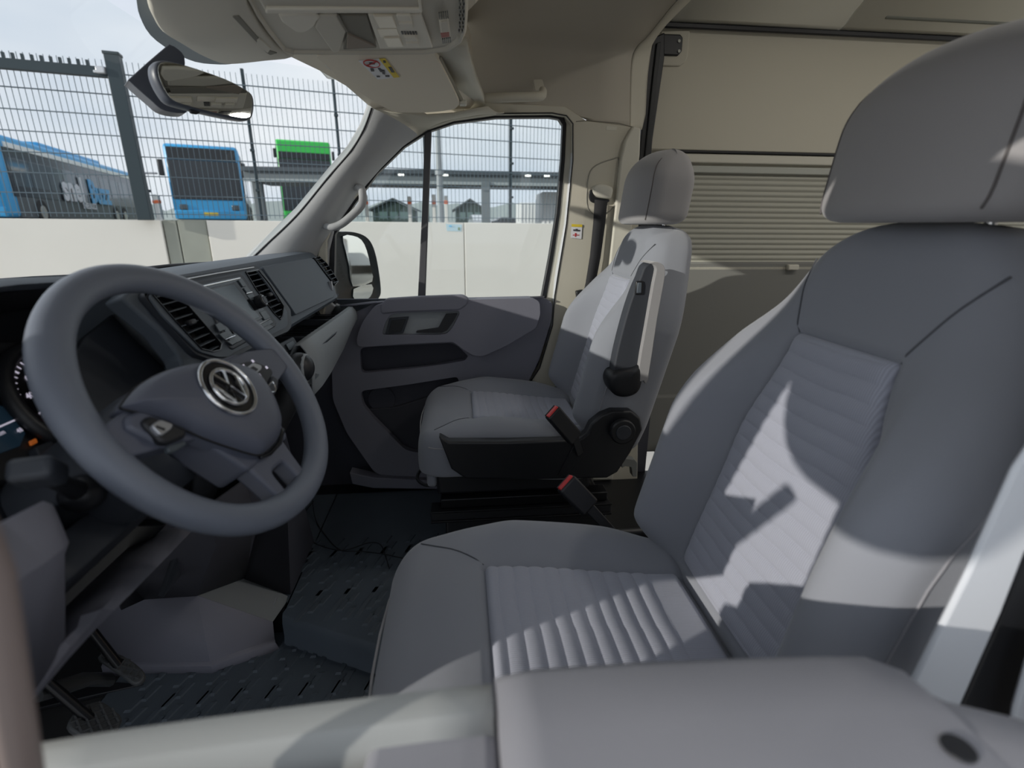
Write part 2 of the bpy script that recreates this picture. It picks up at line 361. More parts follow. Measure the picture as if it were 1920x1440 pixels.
# near A pillar of the driver side
pl = [V((-1.08, .22, .98)), V((-.98, .22, 1.10)), V((-.80, .22, 1.35)), V((-.66, .24, 1.55))]
struct(tube('trim_9', pl, .03, PILL, up=(0, 1, 0), r2=.035), 'grey windscreen pillar trim on the driver side')
# bulkhead and body ahead of the dash
struct(box('wall_front', (-1.10, 1.08, .50), (.05, 1.9, 1.0), BLACK, bevel=0), 'dark bulkhead ahead of the pedals')
struct(box('bonnet', (-1.75, 1.08, .78), (.95, 1.7, .10), PAINT, bevel=.04, seg=4), 'white bonnet ahead of the windscreen')
# ------------------------------------------------------------------ sliding door with blind
sd = thing('sliding_door', 'cream lined sliding door with a pleated blind, behind the two seats', 'sliding door', (1.6, 1.95, .2))
dp = [(.690, 1.80), (3.0, 1.80), (3.0, 1.03), (.690, 1.03)]
box('upper_panel', (1.85, 1.965, 1.62), (2.36, .04, .40), CREAM, sd, bevel=.006)
box('lower_panel', (1.85, 1.965, .74), (2.36, .04, .56), mat('door_grey_panel', srgb((128, 128, 124)), .8), sd, bevel=.006)  # grey puts the shade on the lower lining into its colour
box('kick_panel', (1.85, 1.955, .34), (2.36, .06, .26), mat('door_grey_panel', (0, 0, 0)), sd, bevel=.01)
wf = box('blind_frame', (1.75, 1.972, 1.22), (2.1, .02, .44), CREAM, sd, bevel=.004)
box('seal_strip', (1.70, 1.946, 1.418), (1.80, .012, .010), BLACK, sd, bevel=.003)
box('cassette', (1.70, 1.952, 1.395), (1.79, .022, .032), CREAML, sd, bevel=.005)
box('pull_rail', (1.70, 1.950, 1.358), (1.79, .018, .026), mat('rail_grey', srgb((176, 178, 170)), .45), sd, bevel=.004)
PLT = mat('pleated_blind', srgb((178, 177, 166)), .85)
npl = 17
me0 = None
for i in range(npl):
    z1 = 1.342-i*.0198; yy = 1.958
    if me0 is None:
        b0 = obj('pleat', [(.80, yy, z1), (2.60, yy, z1), (.80, yy-.0055, z1-.0080), (2.60, yy-.0055, z1-.0080), (.80, yy-.0055, z1-.0118), (2.60, yy-.0055, z1-.0118), (.80, yy, z1-.0198), (2.60, yy, z1-.0198), (.80, yy+.006, z1-.01), (2.60, yy+.006, z1-.01)], [(0, 1, 3, 2), (2, 3, 5, 4), (4, 5, 7, 6), (6, 7, 9, 8), (8, 9, 1, 0)], PLT, sd, ang=20); me0 = b0
    else:
        c = b0.copy(); COL.objects.link(c); c.location = b0.location+V((0, 0, -i*.0198))
box('sill_rail', (1.70, 1.953, .996), (1.79, .016, .016), CREAML, sd, bevel=.003)
box('blind_catch', (1.335, 1.935, 1.0), (.045, .02, .022), CREAML, sd, bevel=.004)
# hinge keeper on the door, top corner
kp = at(1262, 88, y=1.94)
prism('keeper_plate', ring([(1240, 58), (1294, 56), (1290, 105), (1286, 116), (1276, 123), (1242, 123)], y=1.935), YN, .012, CREAM, sd, bevel=.004, seg=3)
kb = prism('keeper', ring([(1243, 63), (1276, 64), (1281, 70), (1279, 96), (1272, 104), (1244, 103)], y=1.925), YN, .02, BLACK, sd, bevel=.004, seg=3)
for q in (77, 96): cyl('bolt', at(1273, q, y=1.924), YN, .005, .003, mat('rail_grey', 0), kb, bevel=.0005)
# header above the sliding door: black seal + cream lockers
struct(box('trim_10', (1.95, 1.925, 1.806), (2.6, .014, .016), BLACK, bevel=.003), 'black seal strip along the top of the sliding door')
hp = [(1.93, 1.818), (1.90, 1.822), (1.86, 1.85), (1.62, 1.97), (1.58, 2.02)]
for i, (x0, x1, lb) in enumerate(((.66, 1.345, 'cream header panel above the sliding door, the one nearer the cab'), (1.352, 2.35, 'cream header panel above the sliding door with a slotted lamp'), (2.357, 3.2, 'cream header panel at the far rear of the sliding door header'))):
    rr = [[V((x, a, b)) for a, b in hp] for x in (x0, (x0+x1)/2, x1)]
    hb = struct(loft('trim_%d' % (11+i), rr, CREAML, thick=.01, ang=25), lb)
    if i == 1:
        box('slot', (1.75, 1.872, 1.842), (.56, .02, .012), mat('slot_grey', srgb((120, 122, 114)), .6), hb, bevel=.004)  # grey bar standing for a recessed slot
# ------------------------------------------------------------------ outdoors
struct(box('ground', (0, 6, -.72), (120, 120, .04), mat('asphalt', srgb((178, 175, 168)), .9, var=.25, vscale=1.5), bevel=0), 'grey asphalt yard')  # made paler so the ground bounces light up into the cab
A0, BX = 7.5, .25
def fl(x, off=0): return V((x, A0+BX*x+off, 0))       # point on the fence line
ev = V((1, BX, 0)).normalized(); nv = V((BX, -1, 0)).normalized()
struct(obj('ground_upper', [fl(-60, .15)+V((0, 0, 1.05)), fl(60, .15)+V((0, 0, 1.05)), fl(60, 90)+V((0, 0, 1.05)), fl(-60, 90)+V((0, 0, 1.05))], [(0, 1, 2, 3)], mat('upper_asphalt', srgb((140, 138, 134)), .9), smooth=False), 'raised bus depot yard beyond the wall')
CONC = mat('concrete', srgb((232, 228, 220)), .9, bump=.5, bscale=60, var=.05, vscale=1.2)
CONCD = mat('concrete_weathered', srgb((158, 160, 150)), .9, bump=.5, bscale=60, var=.18, vscale=3)
wall = thing('concrete_wall', 'pale concrete retaining wall under the mesh fence', 'wall', fl(0))
wall['kind'] = 'structure'
def linex(px):   # where a column of the photograph meets the fence line
    d = ray(px, 418); t = A0/(d.y-BX*d.x); return (CAM+d*t).x
xj = [-14, -10.5, -7.6, linex(303), linex(330), linex(386), linex(620), linex(870), 3.2, 5.6, 9]
for i in range(len(xj)-1):
    a, b = fl(xj[i]+.006), fl(xj[i+1]-.006); zt = 1.195 if i != 4 else 1.20
    off = .03 if xj[i] in (linex(303), linex(330)) else 0
    P4 = [a, b, b-nv*.18, a-nv*.18]; P4 = [p-nv*off for p in P4]
    vs = [p+V((0, 0, -.7)) for p in P4]+[p+V((0, 0, zt)) for p in P4]
    obj('wall_panel', vs, [(0, 1, 2, 3), (4, 5, 6, 7), (0, 1, 5, 4), (1, 2, 6, 5), (2, 3, 7, 6), (3, 0, 4, 7)], CONCD if off else CONC, wall, bevel=.008)
def onfence(px, py, off=0):
    d = ray(px, py); t = (A0+off)/(d.y-BX*d.x); return CAM+d*t
st = prism('wall_sticker', [onfence(a, b)+nv*.004 for a, b in [(836, 420), (866, 421), (865, 434), (838, 433)]], nv, .002, mat('sticker_pale', srgb((196, 222, 232)), .5), bevel=0)
tag(st, 'small pale blue notice stuck on the concrete wall', 'sticker')
box('print', onfence(860, 429)+nv*.006, (.035, .002, .04), mat('sticker_green', srgb((120, 140, 110)), .5), st, bevel=0)
box('print', onfence(843, 424)+nv*.006, (.06, .002, .02), mat('sticker_blue', srgb((110, 180, 220)), .5), st, bevel=0)
# fence ------------------------------------------------------------
WIRE = mat('fence_wire', srgb((96, 112, 122)), .5)
POST = mat('fence_post_green', srgb((44, 58, 64)), .5)
fence = thing('mesh_fence', 'dark steel mesh fence on top of the concrete wall', 'fence', fl(0)+V((0, 0, 1.2)))
zb, zt = 1.2, 2.82
xs_post = [-12.5, linex(272)-4.4, linex(492), linex(648), linex(803), linex(958), 2.0, 3.2]
def bars(name, segs, w, m, parent, kind=None, mesh_only=False):
    vs, fs = [], []
    for a, b, ww in segs:
        d = (b-a).normalized(); u1 = (V((0, 0, 1)) if abs(d.z) < .9 else ev); s1 = d.cross(u1).normalized()*ww; u1 = s1.cross(d).normalized()*ww
        k = len(vs)
        for p in (a, b): vs += [p+s1+u1, p+s1-u1, p-s1-u1, p-s1+u1]
        fs += [(k, k+1, k+5, k+4), (k+1, k+2, k+6, k+5), (k+2, k+3, k+7, k+6), (k+3, k, k+4, k+7), (k, k+1, k+2, k+3), (k+4, k+5, k+6, k+7)]
    o = obj(name, vs, fs, m, parent, smooth=False)
    if kind: o['kind'] = kind
    return o
x0, x1 = -12.5, 3.2
vert = []
x = x0
while x < x1:
    vert.append((fl(x)+V((0, 0, zb+.02)), fl(x)+V((0, 0, zt if x > linex(272) else zt)), .0026)); x += .054
bars('vertical_wire', vert, 0, WIRE, fence, 'stuff')
z = zb+.06
while z < zt:
    o = bars('horizontal_wire', [(fl(x0)+V((0, 0, z))+nv*.008, fl(x1)+V((0, 0, z))+nv*.008, .0042), (fl(x0)+V((0, 0, z))-nv*.008, fl(x1)+V((0, 0, z))-nv*.008, .0042)], 0, WIRE, fence)
    z += .205
for x in xs_post[2:]:
    p = fl(x)-nv*.03; pr = box('post', p+V((0, 0, (zb+zt+.05)/2)), (.035, .05, zt-zb+.05), POST, fence, rot=Matrix.Rotation(atan2(BX, 1), 3, 'Z'), bevel=.003)
    for zz in (1.55, 2.0, 2.45): box('clip', p+nv*.05+V((.0, 0, zz)), (.05, .03, .03), POST, pr, rot=Matrix.Rotation(atan2(BX, 1), 3, 'Z'), bevel=.003)
gp = thing('gate_post', 'thick dark steel gate post at the end of the toothed rail', 'post', onfence(272, 414))
ptop, pbot = onfence(212, 104, -.12), onfence(274, 414, -.12); pbot.z = 1.19
ptop = V((pbot.x, pbot.y, ptop.z))
box('upright', (ptop+pbot)/2, (.135, .12, ptop.z-pbot.z), POST, gp, rot=Matrix.Rotation(atan2(BX, 1), 3, 'Z'), bevel=.006)
box('cap', ptop+V((0, 0, .01)), (.15, .135, .03), POST, gp, rot=Matrix.Rotation(atan2(BX, 1), 3, 'Z'), bevel=.006)
box('hinge', ptop+V((-.10, -.08, -.16)), (.09, .05, .07), SILV, gp, bevel=.01)
box('hinge_bolt', ptop+V((-.2, -.06, -.17)), (.2, .025, .03), SILV, gp, bevel=.006)
rail = thing('toothed_rail', 'dark horizontal gate rail with a row of teeth along its top', 'rail', fl(-8)+V((0, 0, ptop.z-.2)))
ra, rb = fl(-12.5, -.1), V((ptop.x-.08, fl(ptop.x-.08, -.1).y, 0)); zr = ptop.z-.165
bars('beam', [(ra+V((0, 0, zr)), rb+V((0, 0, zr)), .045)], 0, POST, rail)
th = []; x = -7.5
while x < rb.x-.1:
    p = fl(x, -.1); th.append((p+V((0, 0, zr+.04)), p+V((0, 0, zr+.105)), .012)); x += .075
bars('teeth', th, 0, POST, rail)['kind'] = 'stuff'
# buses --------------------------------------------------------------
BBL = mat('bus_blue', srgb((58, 160, 216)), .35); BDK = mat('bus_dark_glass', srgb((40, 46, 52)), .15); BGR = mat('bus_grey_skirt', srgb((84, 88, 90)), .5)
BGN = mat('bus_green', srgb((60, 200, 84)), .4); TYRE = mat('tyre', (.02, .02, .02), .8); HUBM = mat('wheel_hub', srgb((170, 168, 160)), .4, metal=.3)
BLITE = mat('bus_light_strip', srgb((235, 235, 230)), .5)
def bus(name, label, front, d, L, Hh=3.05, top=.12, Wd=2.55, body=BBL, zg=1.06, skirt=BGR, lit=True, txt=False, group=None):
    """front: ground centre of the front face, d: heading of the length (front to rear)"""
    d = V(d).normalized(); s = V((-d.y, d.x, 0)); front = V((front[0], front[1], zg))
    t = thing(name, label, 'bus', front, group)
    def P(a, b, z): return front+d*a+s*b+V((0, 0, z))
    def bx(nm, a0, a1, b0, b1, z0, z1, m, bev=.05, par=t):
        vs = [P(a, b, z) for a in (a0, a1) for b in (b0, b1) for z in (z0, z1)]
        return obj(nm, vs, [(0, 1, 3, 2), (4, 6, 7, 5), (0, 4, 5, 1), (2, 3, 7, 6), (0, 2, 6, 4), (1, 5, 7, 3)], m, par, bevel=bev)
    w = Wd/2
    bx('body', 0, L, -w, w, .28, Hh, body, .12)
    bx('skirt', .9, L-.1, -w-.02, w+.02, .26, 1.05, skirt, .02)
    for sd_ in (-1, 1):
        b0, b1 = (w+.01, w+.035) if sd_ > 0 else (-w-.035, -w-.01)
        g_ = bx('window_band', .75, L-.3, b0, b1, 1.0, Hh-.42, BDK, .01)
        n_ = int((L-1.5)/1.45)
        for k in range(n_): bx('pane', .95+k*1.45, .95+k*1.45+1.36, b0-.01, b1+.01, 1.35, Hh-.75, mat('bus_pane', srgb((74, 84, 90)), .08), .01, g_)
        bx('light_strip', .9, L-.3, b0-.015, b1+.015, Hh-.42, Hh-.24, BLITE, .01)
        for a in (2.6, L-4.2, L-2.8):
            c = P(a, sd_*(w+.0), .48); cw = cyl('wheel', c, s*sd_, .48, .06, TYRE, t, k=24, bevel=.02); cyl('hub', c+s*sd_*.05, s*sd_, .26, .03, HUBM, cw, k=18, bevel=.01)
    bx('windscreen', -.03, .02, -w+.06, w-.06, 1.02, Hh-.45-top, BDK, .04)
    bx('destination_display', -.035, .02, -w+.10, w-.10, Hh-.44-top, Hh-top, mat('bus_display', srgb((30, 34, 38)), .3), .03)
    bx('bumper', -.06, .1, -w+.02, w-.02, .28, .62, body, .04)
    bx('number_plate', -.075, -.05, -.26, .26, .42, .54, YEL, .005)
    for sd_ in (-1, 1):
        bx('headlamp', -.05, .05, sd_*(w-.36)-.14, sd_*(w-.36)+.14, .62, .84, SCRN, .04)
        bx('mirror', -.35, -.2, sd_*(w+.12)-.09, sd_*(w+.12)+.09, Hh-1.2, Hh-.62, BLACK, .04)
    bx('roof_unit', L*.3, L*.75, -w+.3, w-.3, Hh-.02, Hh+.22, body, .08)
    return t, P, s, d, w
# left bus: side towards us, front out of frame on the left
pA = at(28, 408, z=1.16); dA0 = at(10, 300, y=20)
def atd(px, dist, z):   # point at a column of the photo at a given depth
    d = ray(px, 424); t = dist; return V((CAM.x+d.x*t, CAM.y+d.y*t, z))
b0 = atd(22, 17.5, 1.06); b1 = atd(262, 31.0, 1.06); dd = (b1-b0).normalized(); sA = V((-dd.y, dd.x, 0))
busA, PA, sA, dA, wA = bus('city_bus', 'long blue and black city bus with white lettering, left behind the fence', b0+sA*1.28, dd, 15.5)
tx = PA(6.6, -wA-.05, 1.22)
text('lettering', 'snel', PA(5.9, -wA-.10, 1.50), dA, (0, 0, 1), 1.45, WHITE, busA, bold=.05, align='CENTER')
text('lettering', 'Buzz', PA(9.2, -wA-.10, 1.50), dA, (0, 0, 1), 1.45, BBL, busA, bold=.05, align='CENTER')
text('lettering', 'SNELBUZZ', PA(7.5, -wA-.10, .86), dA, (0, 0, 1), .36, WHITE, busA, bold=.01, align='CENTER')
b0 = atd(400, 20.5, 1.06); hd = V((-.33, .944, 0)).normalized()
bus('city_bus', 'blue bus facing the fence with a dark windscreen, between two thin fence posts', b0, hd, 12)
b0 = atd(585, 36, 1.06)
bus('city_bus', 'green roofed bus standing beyond the grey canopy', b0, V((-.30, .95, 0)), 12, Hh=5.6, Wd=3.5, body=BGN, skirt=BGN, top=.75)
# bus station canopy ---------------------------------------------------
CAN = mat('canopy_grey', srgb((104, 112, 116)), .6); CANL = mat('canopy_edge', srgb((150, 158, 160)), .5)
cp = thing('station_canopy', 'long grey flat canopy on posts beyond the fence', 'canopy', atd(760, 19, 1.06))
c0, c1 = atd(470, 18, 0), atd(1200, 19.6, 0); cn = V((0, 2.6, 0))
zc = 3.05
obj('roof_slab', [p+V((0, 0, z)) for z in (2.62, 3.05) for p in (c0, c1, c1+cn, c0+cn)], [(0, 1, 2, 3), (4, 5, 6, 7), (0, 1, 5, 4), (1, 2, 6, 5), (2, 3, 7, 6), (3, 0, 4, 7)], CAN, cp, bevel=.03)
bars('gutter', [(c0+V((0, -.06, 3.0)), c1+V((0, -.06, 3.0)), .07)], 0, mat('canopy_dark', srgb((70, 78, 84)), .5), cp)
bars('lower_edge', [(c0+V((0, -.05, 2.64)), c1+V((0, -.05, 2.64)), .05)], 0, CANL, cp)
for px in (488, 912, 1190):
    p = atd(px, 18.6, 0); box('column', p+V((0, .3, 1.9)), (.32, .3, 1.6), CAN, cp, bevel=.02)
for px in (758, 838, 988, 1022): box('canopy_lamp', atd(px, 18.0, 2.83)+V((0, -.1, 0)), (.20, .05, .06), mat('canopy_lamp', (1, 1, .95), .5, emit=1.2), cp, bevel=.01)
# sheds ----------------------------------------------------------------
SHD = mat('shed_green', srgb((44, 62, 58)), .7); SHR = mat('shed_roof', srgb((60, 70, 72)), .6)
for (a, b, lb) in ((698, 782, 'small dark gabled kiosk beyond the fence, left of the window divider'), (852, 912, 'small dark gabled kiosk beyond the fence, beside the canopy column')):
    p, q = atd(a, 60, 0), atd(b, 60, 0); mid = (p+q)/2; kd = thing('kiosk', lb, 'kiosk', V((mid.x, mid.y, 1.06)), 'gabled kiosks in the depot'); w2 = (q-p).length/2
    obj('body', [V((mid.x+sx*w2*.92, mid.y+dy, z)) for dy in (0, 4) for sx, z in ((-1, 1.06), (1, 1.06), (1, 2.9), (0, 4.0), (-1, 2.9))], [(0, 1, 2, 3, 4), (5, 6, 7, 8, 9), (0, 1, 6, 5), (1, 2, 7, 6), (2, 3, 8, 7), (3, 4, 9, 8), (4, 0, 5, 9)], SHD, kd, smooth=False)
    for sx in (-1, 1):
        obj('roof', [V((mid.x+a_, mid.y+dy, z)) for dy in (-.4, 4.3) for a_, z in ((0, 4.25), (sx*w2*1.1, 2.95), (sx*w2*1.1, 2.75), (0, 4.05))], [(0, 1, 2, 3), (4, 5, 6, 7), (0, 1, 5, 4), (1, 2, 6, 5), (2, 3, 7, 6), (3, 0, 4, 7)], SHR, kd, smooth=False)
    for k in (-.45, 0, .45): box('window', V((mid.x+k*w2, mid.y-.03, 2.3)), (w2*.34, .04, .8), mat('kiosk_glass', srgb((96, 118, 116)), .2), kd, bevel=.01)
# charging posts
CHG = mat('charger_white', srgb((220, 220, 216)), .5); ORG = mat('signal_orange', srgb((226, 110, 60)), .5)
for i, px in enumerate((300, 306, 690, 770, 815, 838)):
    p = atd(px, 21-i*.3, 1.06); lb = ('white post with orange band ' + ('by the blue bus seen from the front, left one', 'by the blue bus seen from the front, right one', 'left of the first kiosk', 'right of the first kiosk', 'just right of the window divider', 'beside the pale lamp column')[i])
    t = thing('charging_post', lb, 'charging post', p, 'charging posts'); box('casing', p+V((0, 0, .62)), (.14, .12, 1.25-.12*(i % 2)), CHG, t, bevel=.02); box('band', p+V((0, -.01, .95)), (.16, .14, .12), ORG, t, bevel=.01); box('foot', p+V((0, 0, .05)), (.22, .2, .1), ORG, t, bevel=.01)
# lamp columns
for px, dist, top, lb in ((827, 15, 5.2, 'pale grey lamp column seen through the passenger window'), (290, 24, 3.4, 'thin dark lamp column beside the thick gate post')):
    p = atd(px, dist, 1.06); t = thing('lamp_column', lb, 'lamp column', p)
    tube('pole', [p, p+V((0, 0, top-1.06))], [.10 if px > 500 else .06, .06 if px > 500 else .04], mat('column_grey%d' % px, srgb((150, 156, 160) if px > 500 else (80, 86, 92)), .5), t); box('lantern', p+V((.25, 0, top-1.06)), (.6, .2, .08), SILV, t, bevel=.02)
    cyl('collar', p+V((0, 0, 1.5)), (0, 0, 1), .13, .12, mat('column_grey%d' % px, (0, 0, 0)), t)
# containers and cars
for a, b, dist, h, c_, lb in ((975, 1012, 26, 1.25, (214, 216, 216), 'white metal container beyond the fence at the right of the passenger window'), (1016, 1064, 21, 1.45, (232, 234, 236), 'bright white container at the rear edge of the passenger window')):
    p, q = atd(a, dist, 0), atd(b, dist, 0); mid = (p+q)/2; t = thing('container', lb, 'container', V((mid.x, mid.y, 1.06)))
    box('body', V((mid.x, mid.y+1, 1.06+h/2)), ((q-p).length, 2, h), mat('cont%d' % a, srgb(c_), .6), t, bevel=.02)
    for k in range(6): box('rib', V((p.x+(k+.5)*(q-p).length/6, mid.y-.01, 1.06+h/2)), (.05, .04, h*.94), mat('cont%d' % a, (0, 0, 0)), t, bevel=.008)
def car(name, label, c, hd, L=4.3, Wd=1.75, Hh=1.45, m=None, van=False, cat='car', group=None):
    c = V(c); hd = V(hd).normalized(); s = V((-hd.y, hd.x, 0)); t = thing(name, label, cat, c, group)
    def P(a, b, z): return c+hd*a+s*b+V((0, 0, z))
    pr = [(-.5, .3), (-.5, .62), (-.46, .68), (-.30, .72), (-.16, .98), (.22, 1.0), (.40, .74), (.49, .66), (.5, .3)] if not van else [(-.5, .16), (-.5, .46), (-.42, .56), (-.30, .96), (-.24, 1.0), (.48, 1.0), (.5, .94), (.5, .16)]
    rr = [[P(a*L, b, z*Hh) for a, z in pr] for b in (-Wd/2, -Wd/2+.1, Wd/2-.1, Wd/2)]
    for k in (0, 3): rr[k] = [P(a*L*.985, (-1 if k == 0 else 1)*Wd/2, z*Hh if z < .7 else z*Hh*.97) for a, z in pr]
    loft('body', rr, m, t, closed=True, caps=True, ang=25)
    for sd_ in (-1, 1):
        g_ = [(-.26, .70), (-.15, .93), (.2, .94), (.33, .73)] if not van else [(-.40, .58), (-.31, .88), (-.06, .88), (-.06, .58)]
        prism('side_window', [P(a*L, sd_*(Wd/2+.002), z*Hh) for a, z in g_], s*sd_, .02, BDK, t, bevel=0)
        for a in (-.31, .31):
            w_ = cyl('wheel', P(a*L, sd_*(Wd/2-.1), .32), s*sd_, .32, .12, TYRE, t, k=20, bevel=.02); cyl('hub', P(a*L, sd_*(Wd/2+.02), .32), s*sd_, .19, .02, HUBM, w_, k=14, bevel=.004)
    prism('windscreen', [P(a*L-.01, b, z*Hh) for a, z, b in (((-.30, .74, -.7), (-.165, .965, -.6), (-.165, .965, .6), (-.30, .74, .7)) if not van else ((-.415, .6, -.8), (-.315, .92, -.7), (-.315, .92, .7), (-.415, .6, .8)))], -hd+V((0, 0, .5)), .03, BDK, t, bevel=0)
    return t
CW = mat('car_white', srgb((226, 228, 230)), .25, coat=.5); CDK = mat('car_dark', srgb((44, 50, 58)), .2, coat=.5); CSV = mat('car_silver', srgb((160, 166, 172)), .25, coat=.5)
car('parked_car', 'white parked car just above the wall, seen through the passenger window', atd(899, 50, .75), (.1, -1, 0), m=CW)
car('parked_car', 'dark parked car above the wall, right of the white one', atd(950, 62, .75), (-1, -.3, 0), m=CDK)
# distant trees / hills
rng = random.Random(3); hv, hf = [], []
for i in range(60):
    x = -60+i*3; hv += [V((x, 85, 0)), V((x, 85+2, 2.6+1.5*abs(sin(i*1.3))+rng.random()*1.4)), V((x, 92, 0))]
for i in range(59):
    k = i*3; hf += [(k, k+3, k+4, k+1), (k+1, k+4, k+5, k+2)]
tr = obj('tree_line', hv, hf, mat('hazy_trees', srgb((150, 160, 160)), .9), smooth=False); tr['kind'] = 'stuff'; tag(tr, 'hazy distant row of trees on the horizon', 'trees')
# behind: what the door mirror sees
TIM = mat('yellow_timber', srgb((196, 150, 84)), .6); TEAL = mat('teal_cladding', srgb((52, 84, 96)), .5)
bd = thing('timber_hall', 'teal hall with a yellow timber truss front, seen only in the door mirror', 'building', (26, 5, -.7))
box('body', (30, 8, 3.0), (6, 17, 7.4), TEAL, bd, bevel=.05); box('roof', (27, 8, 7.0), (12, 18, .5), TIM, bd, bevel=.05)
seg = []
for k in range(7):
    y0_ = 1.0+k*2.3
    seg += [(V((24, y0_, -.7)), V((24, y0_, 6.8)), .24), (V((24, y0_, 4.2)), V((24, y0_+1.8, 6.8)), .2), (V((24, y0_, 4.2)), V((24, y0_-1.8, 6.8)), .2), (V((24, y0_, 1.6)), V((24, y0_+3.6, 4.6)), .14)]
bars('truss', seg, 0, TIM, bd); bars('beam', [(V((24, 0, 4.6)), V((24, 16, 4.6)), .25), (V((24, 0, 6.8)), V((24, 16, 6.8)), .3)], 0, TIM, bd)
for k, (x, y, mm, vv, lb) in enumerate(((20.5, 6.6, CW, True, 'white van, the tallest vehicle seen in the door mirror'), (15.5, 4.2, CSV, False, 'silver car seen in the door mirror in front of the white van'), (19.5, 9.4, CDK, False, 'dark car parked nearest the van, seen in the door mirror'), (20.0, 1.8, CW, False, 'white car seen in the door mirror behind the van'))):
    car('parked_van' if vv else 'parked_car', lb, (x, y, -.7), (-1, -.2, 0), m=mm, van=vv, Hh=2.2 if vv else 1.45, L=5.2 if vv else 4.3, cat='van' if vv else 'car')
# ================================================================== SEATS
def make_seat(yc, label, arm=True):
    root = thing('cab_seat', label, 'seat', (.15, yc, .20), 'grey cloth cab seats')
    O = (0, yc, 0)
    # ---- backrest
    Z0, Z1 = .50, 1.155; dx, dz = .208, .978
    def spB(s): return (.482+.245*(s-.58), s, -dz, dx)
    def hwB(s):
        if s < .62: w = .232+.02*sstep(.50, .62, s)
        elif s < .88: w = .252
        else: w = .252-.115*sstep(.86, 1.20, s)
        e = Z1-s
        if e < .075: w -= .085*(1-sqrt(max(0, 1-(1-e/.075)**2)))
        e = s-Z0
        if e < .05: w -= .04*(1-sqrt(max(0, 1-(1-e/.05)**2)))
        return w
    def pwB(s):  # half width of the ribbed insert
        a = .142-.010*sstep(.58, .78, s)-.042*sstep(.80, .985, s)
        return a
    P0, P1 = .555, .985
    def bolB(s): return (.088*sstep(.50, .60, s)*(1-sstep(.80, 1.03, s)))
    def FB(s, y):
        a = abs(y); w = pwB(s); h = hwB(s)
        base = .083-.010*sstep(.95, 1.12, s)
        b = bolB(s)*sstep(w*.98, w+.065, a)*(1-.25*sstep(h-.05, h, a))
        cr = -.02*sstep(h*.6, h, a)*sstep(.95, 1.05, s)
        dip = -.010*(1-sstep(w-.004, w+.010, a))*sstep(P0-.012, P0+.004, s)*(1-sstep(P1-.004, P1+.010, s))
        return base+b+cr+dip
    def BB(s, y): return .055+.012*(1-(y/max(.01, hwB(s)))**2)
    pad('backrest', spB, Z0, Z1, hwB, FB, BB, SEAT, root, ns=96, ny=72, ref=.036, reb=.035, res0=.04, res1=.062, off=O, ang=70)
    def rib(u, p): q = abs(sin(pi*u/p)); return q**.55
    def FPB(s, y):
        w = pwB(s); sw = s+.0006*sin(y*30+s*9)+.0016*sstep(-.02, .02, sin(y*34+1.2))
        return .083+.003*(1-(y/w)**2)-.008*(y/w)**2*0+.0036*rib(sw, .0245)*(1-abs(y/w)**6)+.004+.012*(y/w)**4*0
    pad('ribbed_insert', spB, P0, P1, pwB, FPB, lambda s, y: -.055, SEATP, root, ns=330, ny=34, ref=.012, reb=.001, res0=.010, res1=.012, off=O, ang=80, uni=True)
    # seams from the insert to the shoulders, centre of the wings
    def onB(s, y, lift=.0006): x, z, nx, nz = spB(s); t = FB(s, y)+lift; return V((x+nx*t, y, z+nz*t))+V(O)
    for sg in (-1, 1):
        tube('seam', [onB(.985+.012*k, sg*(.091+.0058*k), .0004) for k in range(10)], .0013, BLACK if False else mat('seam_thread', srgb((84, 86, 92)), .8), root, k=6)
        def onS(s, fr): # along the side wall of the wing
            x, z, nx, nz = spB(s); h = hwB(s); t = FB(s, h)-.04; return V((x+nx*t, sg*(h+.0008), z+nz*t))+V(O)
        tube('side_seam', [onS(.60+.034*k, 0) for k in range(13)], .0014, mat('seam_thread_light', srgb((150, 150, 156)), .8), root, k=6)
    # ---- cushion
    X0, X1 = -.135, .40
    def spC(s): return (s, .50-.035*sstep(0, .4, s), 0, 1)
    def hwC(s):
        w = .250-.02*sstep(.2, .40, s); e = s-X0; r_ = .085
        if e < r_: w -= .075*(1-sqrt(max(0, 1-(1-e/r_)**2)))
        e = X1-s
        if e < .05: w -= .03*(1-sqrt(max(0, 1-(1-e/.05)**2)))
        return w
    Q0, Q1 = .032, .375
    def pwC(s): return .128+.010*sstep(.10, .33, s)*0-.006*sstep(.1, .3, s)
    def FC(s, y):
        a = abs(y); w = pwC(s); h = hwC(s)
        b = .034*sstep(w*.98, w+.07, a)*sstep(-.06, .10, s)*(1-.6*sstep(.26, .40, s))
        fr = .006*sstep(-.13, -.02, s)*(1-sstep(-.02, .06, s))
        dip = -.012*(1-sstep(w-.004, w+.010, a))*sstep(Q0-.012, Q0+.003, s)
        return .092+b+fr+dip-.01*sstep(-.02, -.135, s)
    def BC(s, y): return .045
    pad('cushion', spC, X0, X1, hwC, FC, BC, SEAT, root, ns=90, ny=64, ref=.045, reb=.012, res0=.055, res1=.03, off=O, ang=70)
    def FPC(s, y):
        w = pwC(s); sw = s+.0006*sin(y*30+s*7)+.0016*sstep(-.02, .02, sin(y*34+.6))
        if s > .315: return .094+.002
        return .092+.0036*rib(sw, .0262)+.003
    pad('ribbed_insert', spC, Q0, Q1, pwC, FPC, lambda s, y: -.07, SEATP, root, ns=270, ny=34, ref=.012, reb=.001, res0=.012, res1=.012, off=O, ang=80, uni=True)
    def onC(s, y, lift=.0005): x, z, nx, nz = spC(s); return V((x, y, z+FC(s, y)+lift))+V(O)
    for sg in (-1, 1):
        tube('seam', [onC(.030-.0140*k, sg*(.132+.0092*k)) for k in range(9)], .0013, mat('seam_thread', (0, 0, 0)), root, k=6)
    piping = []
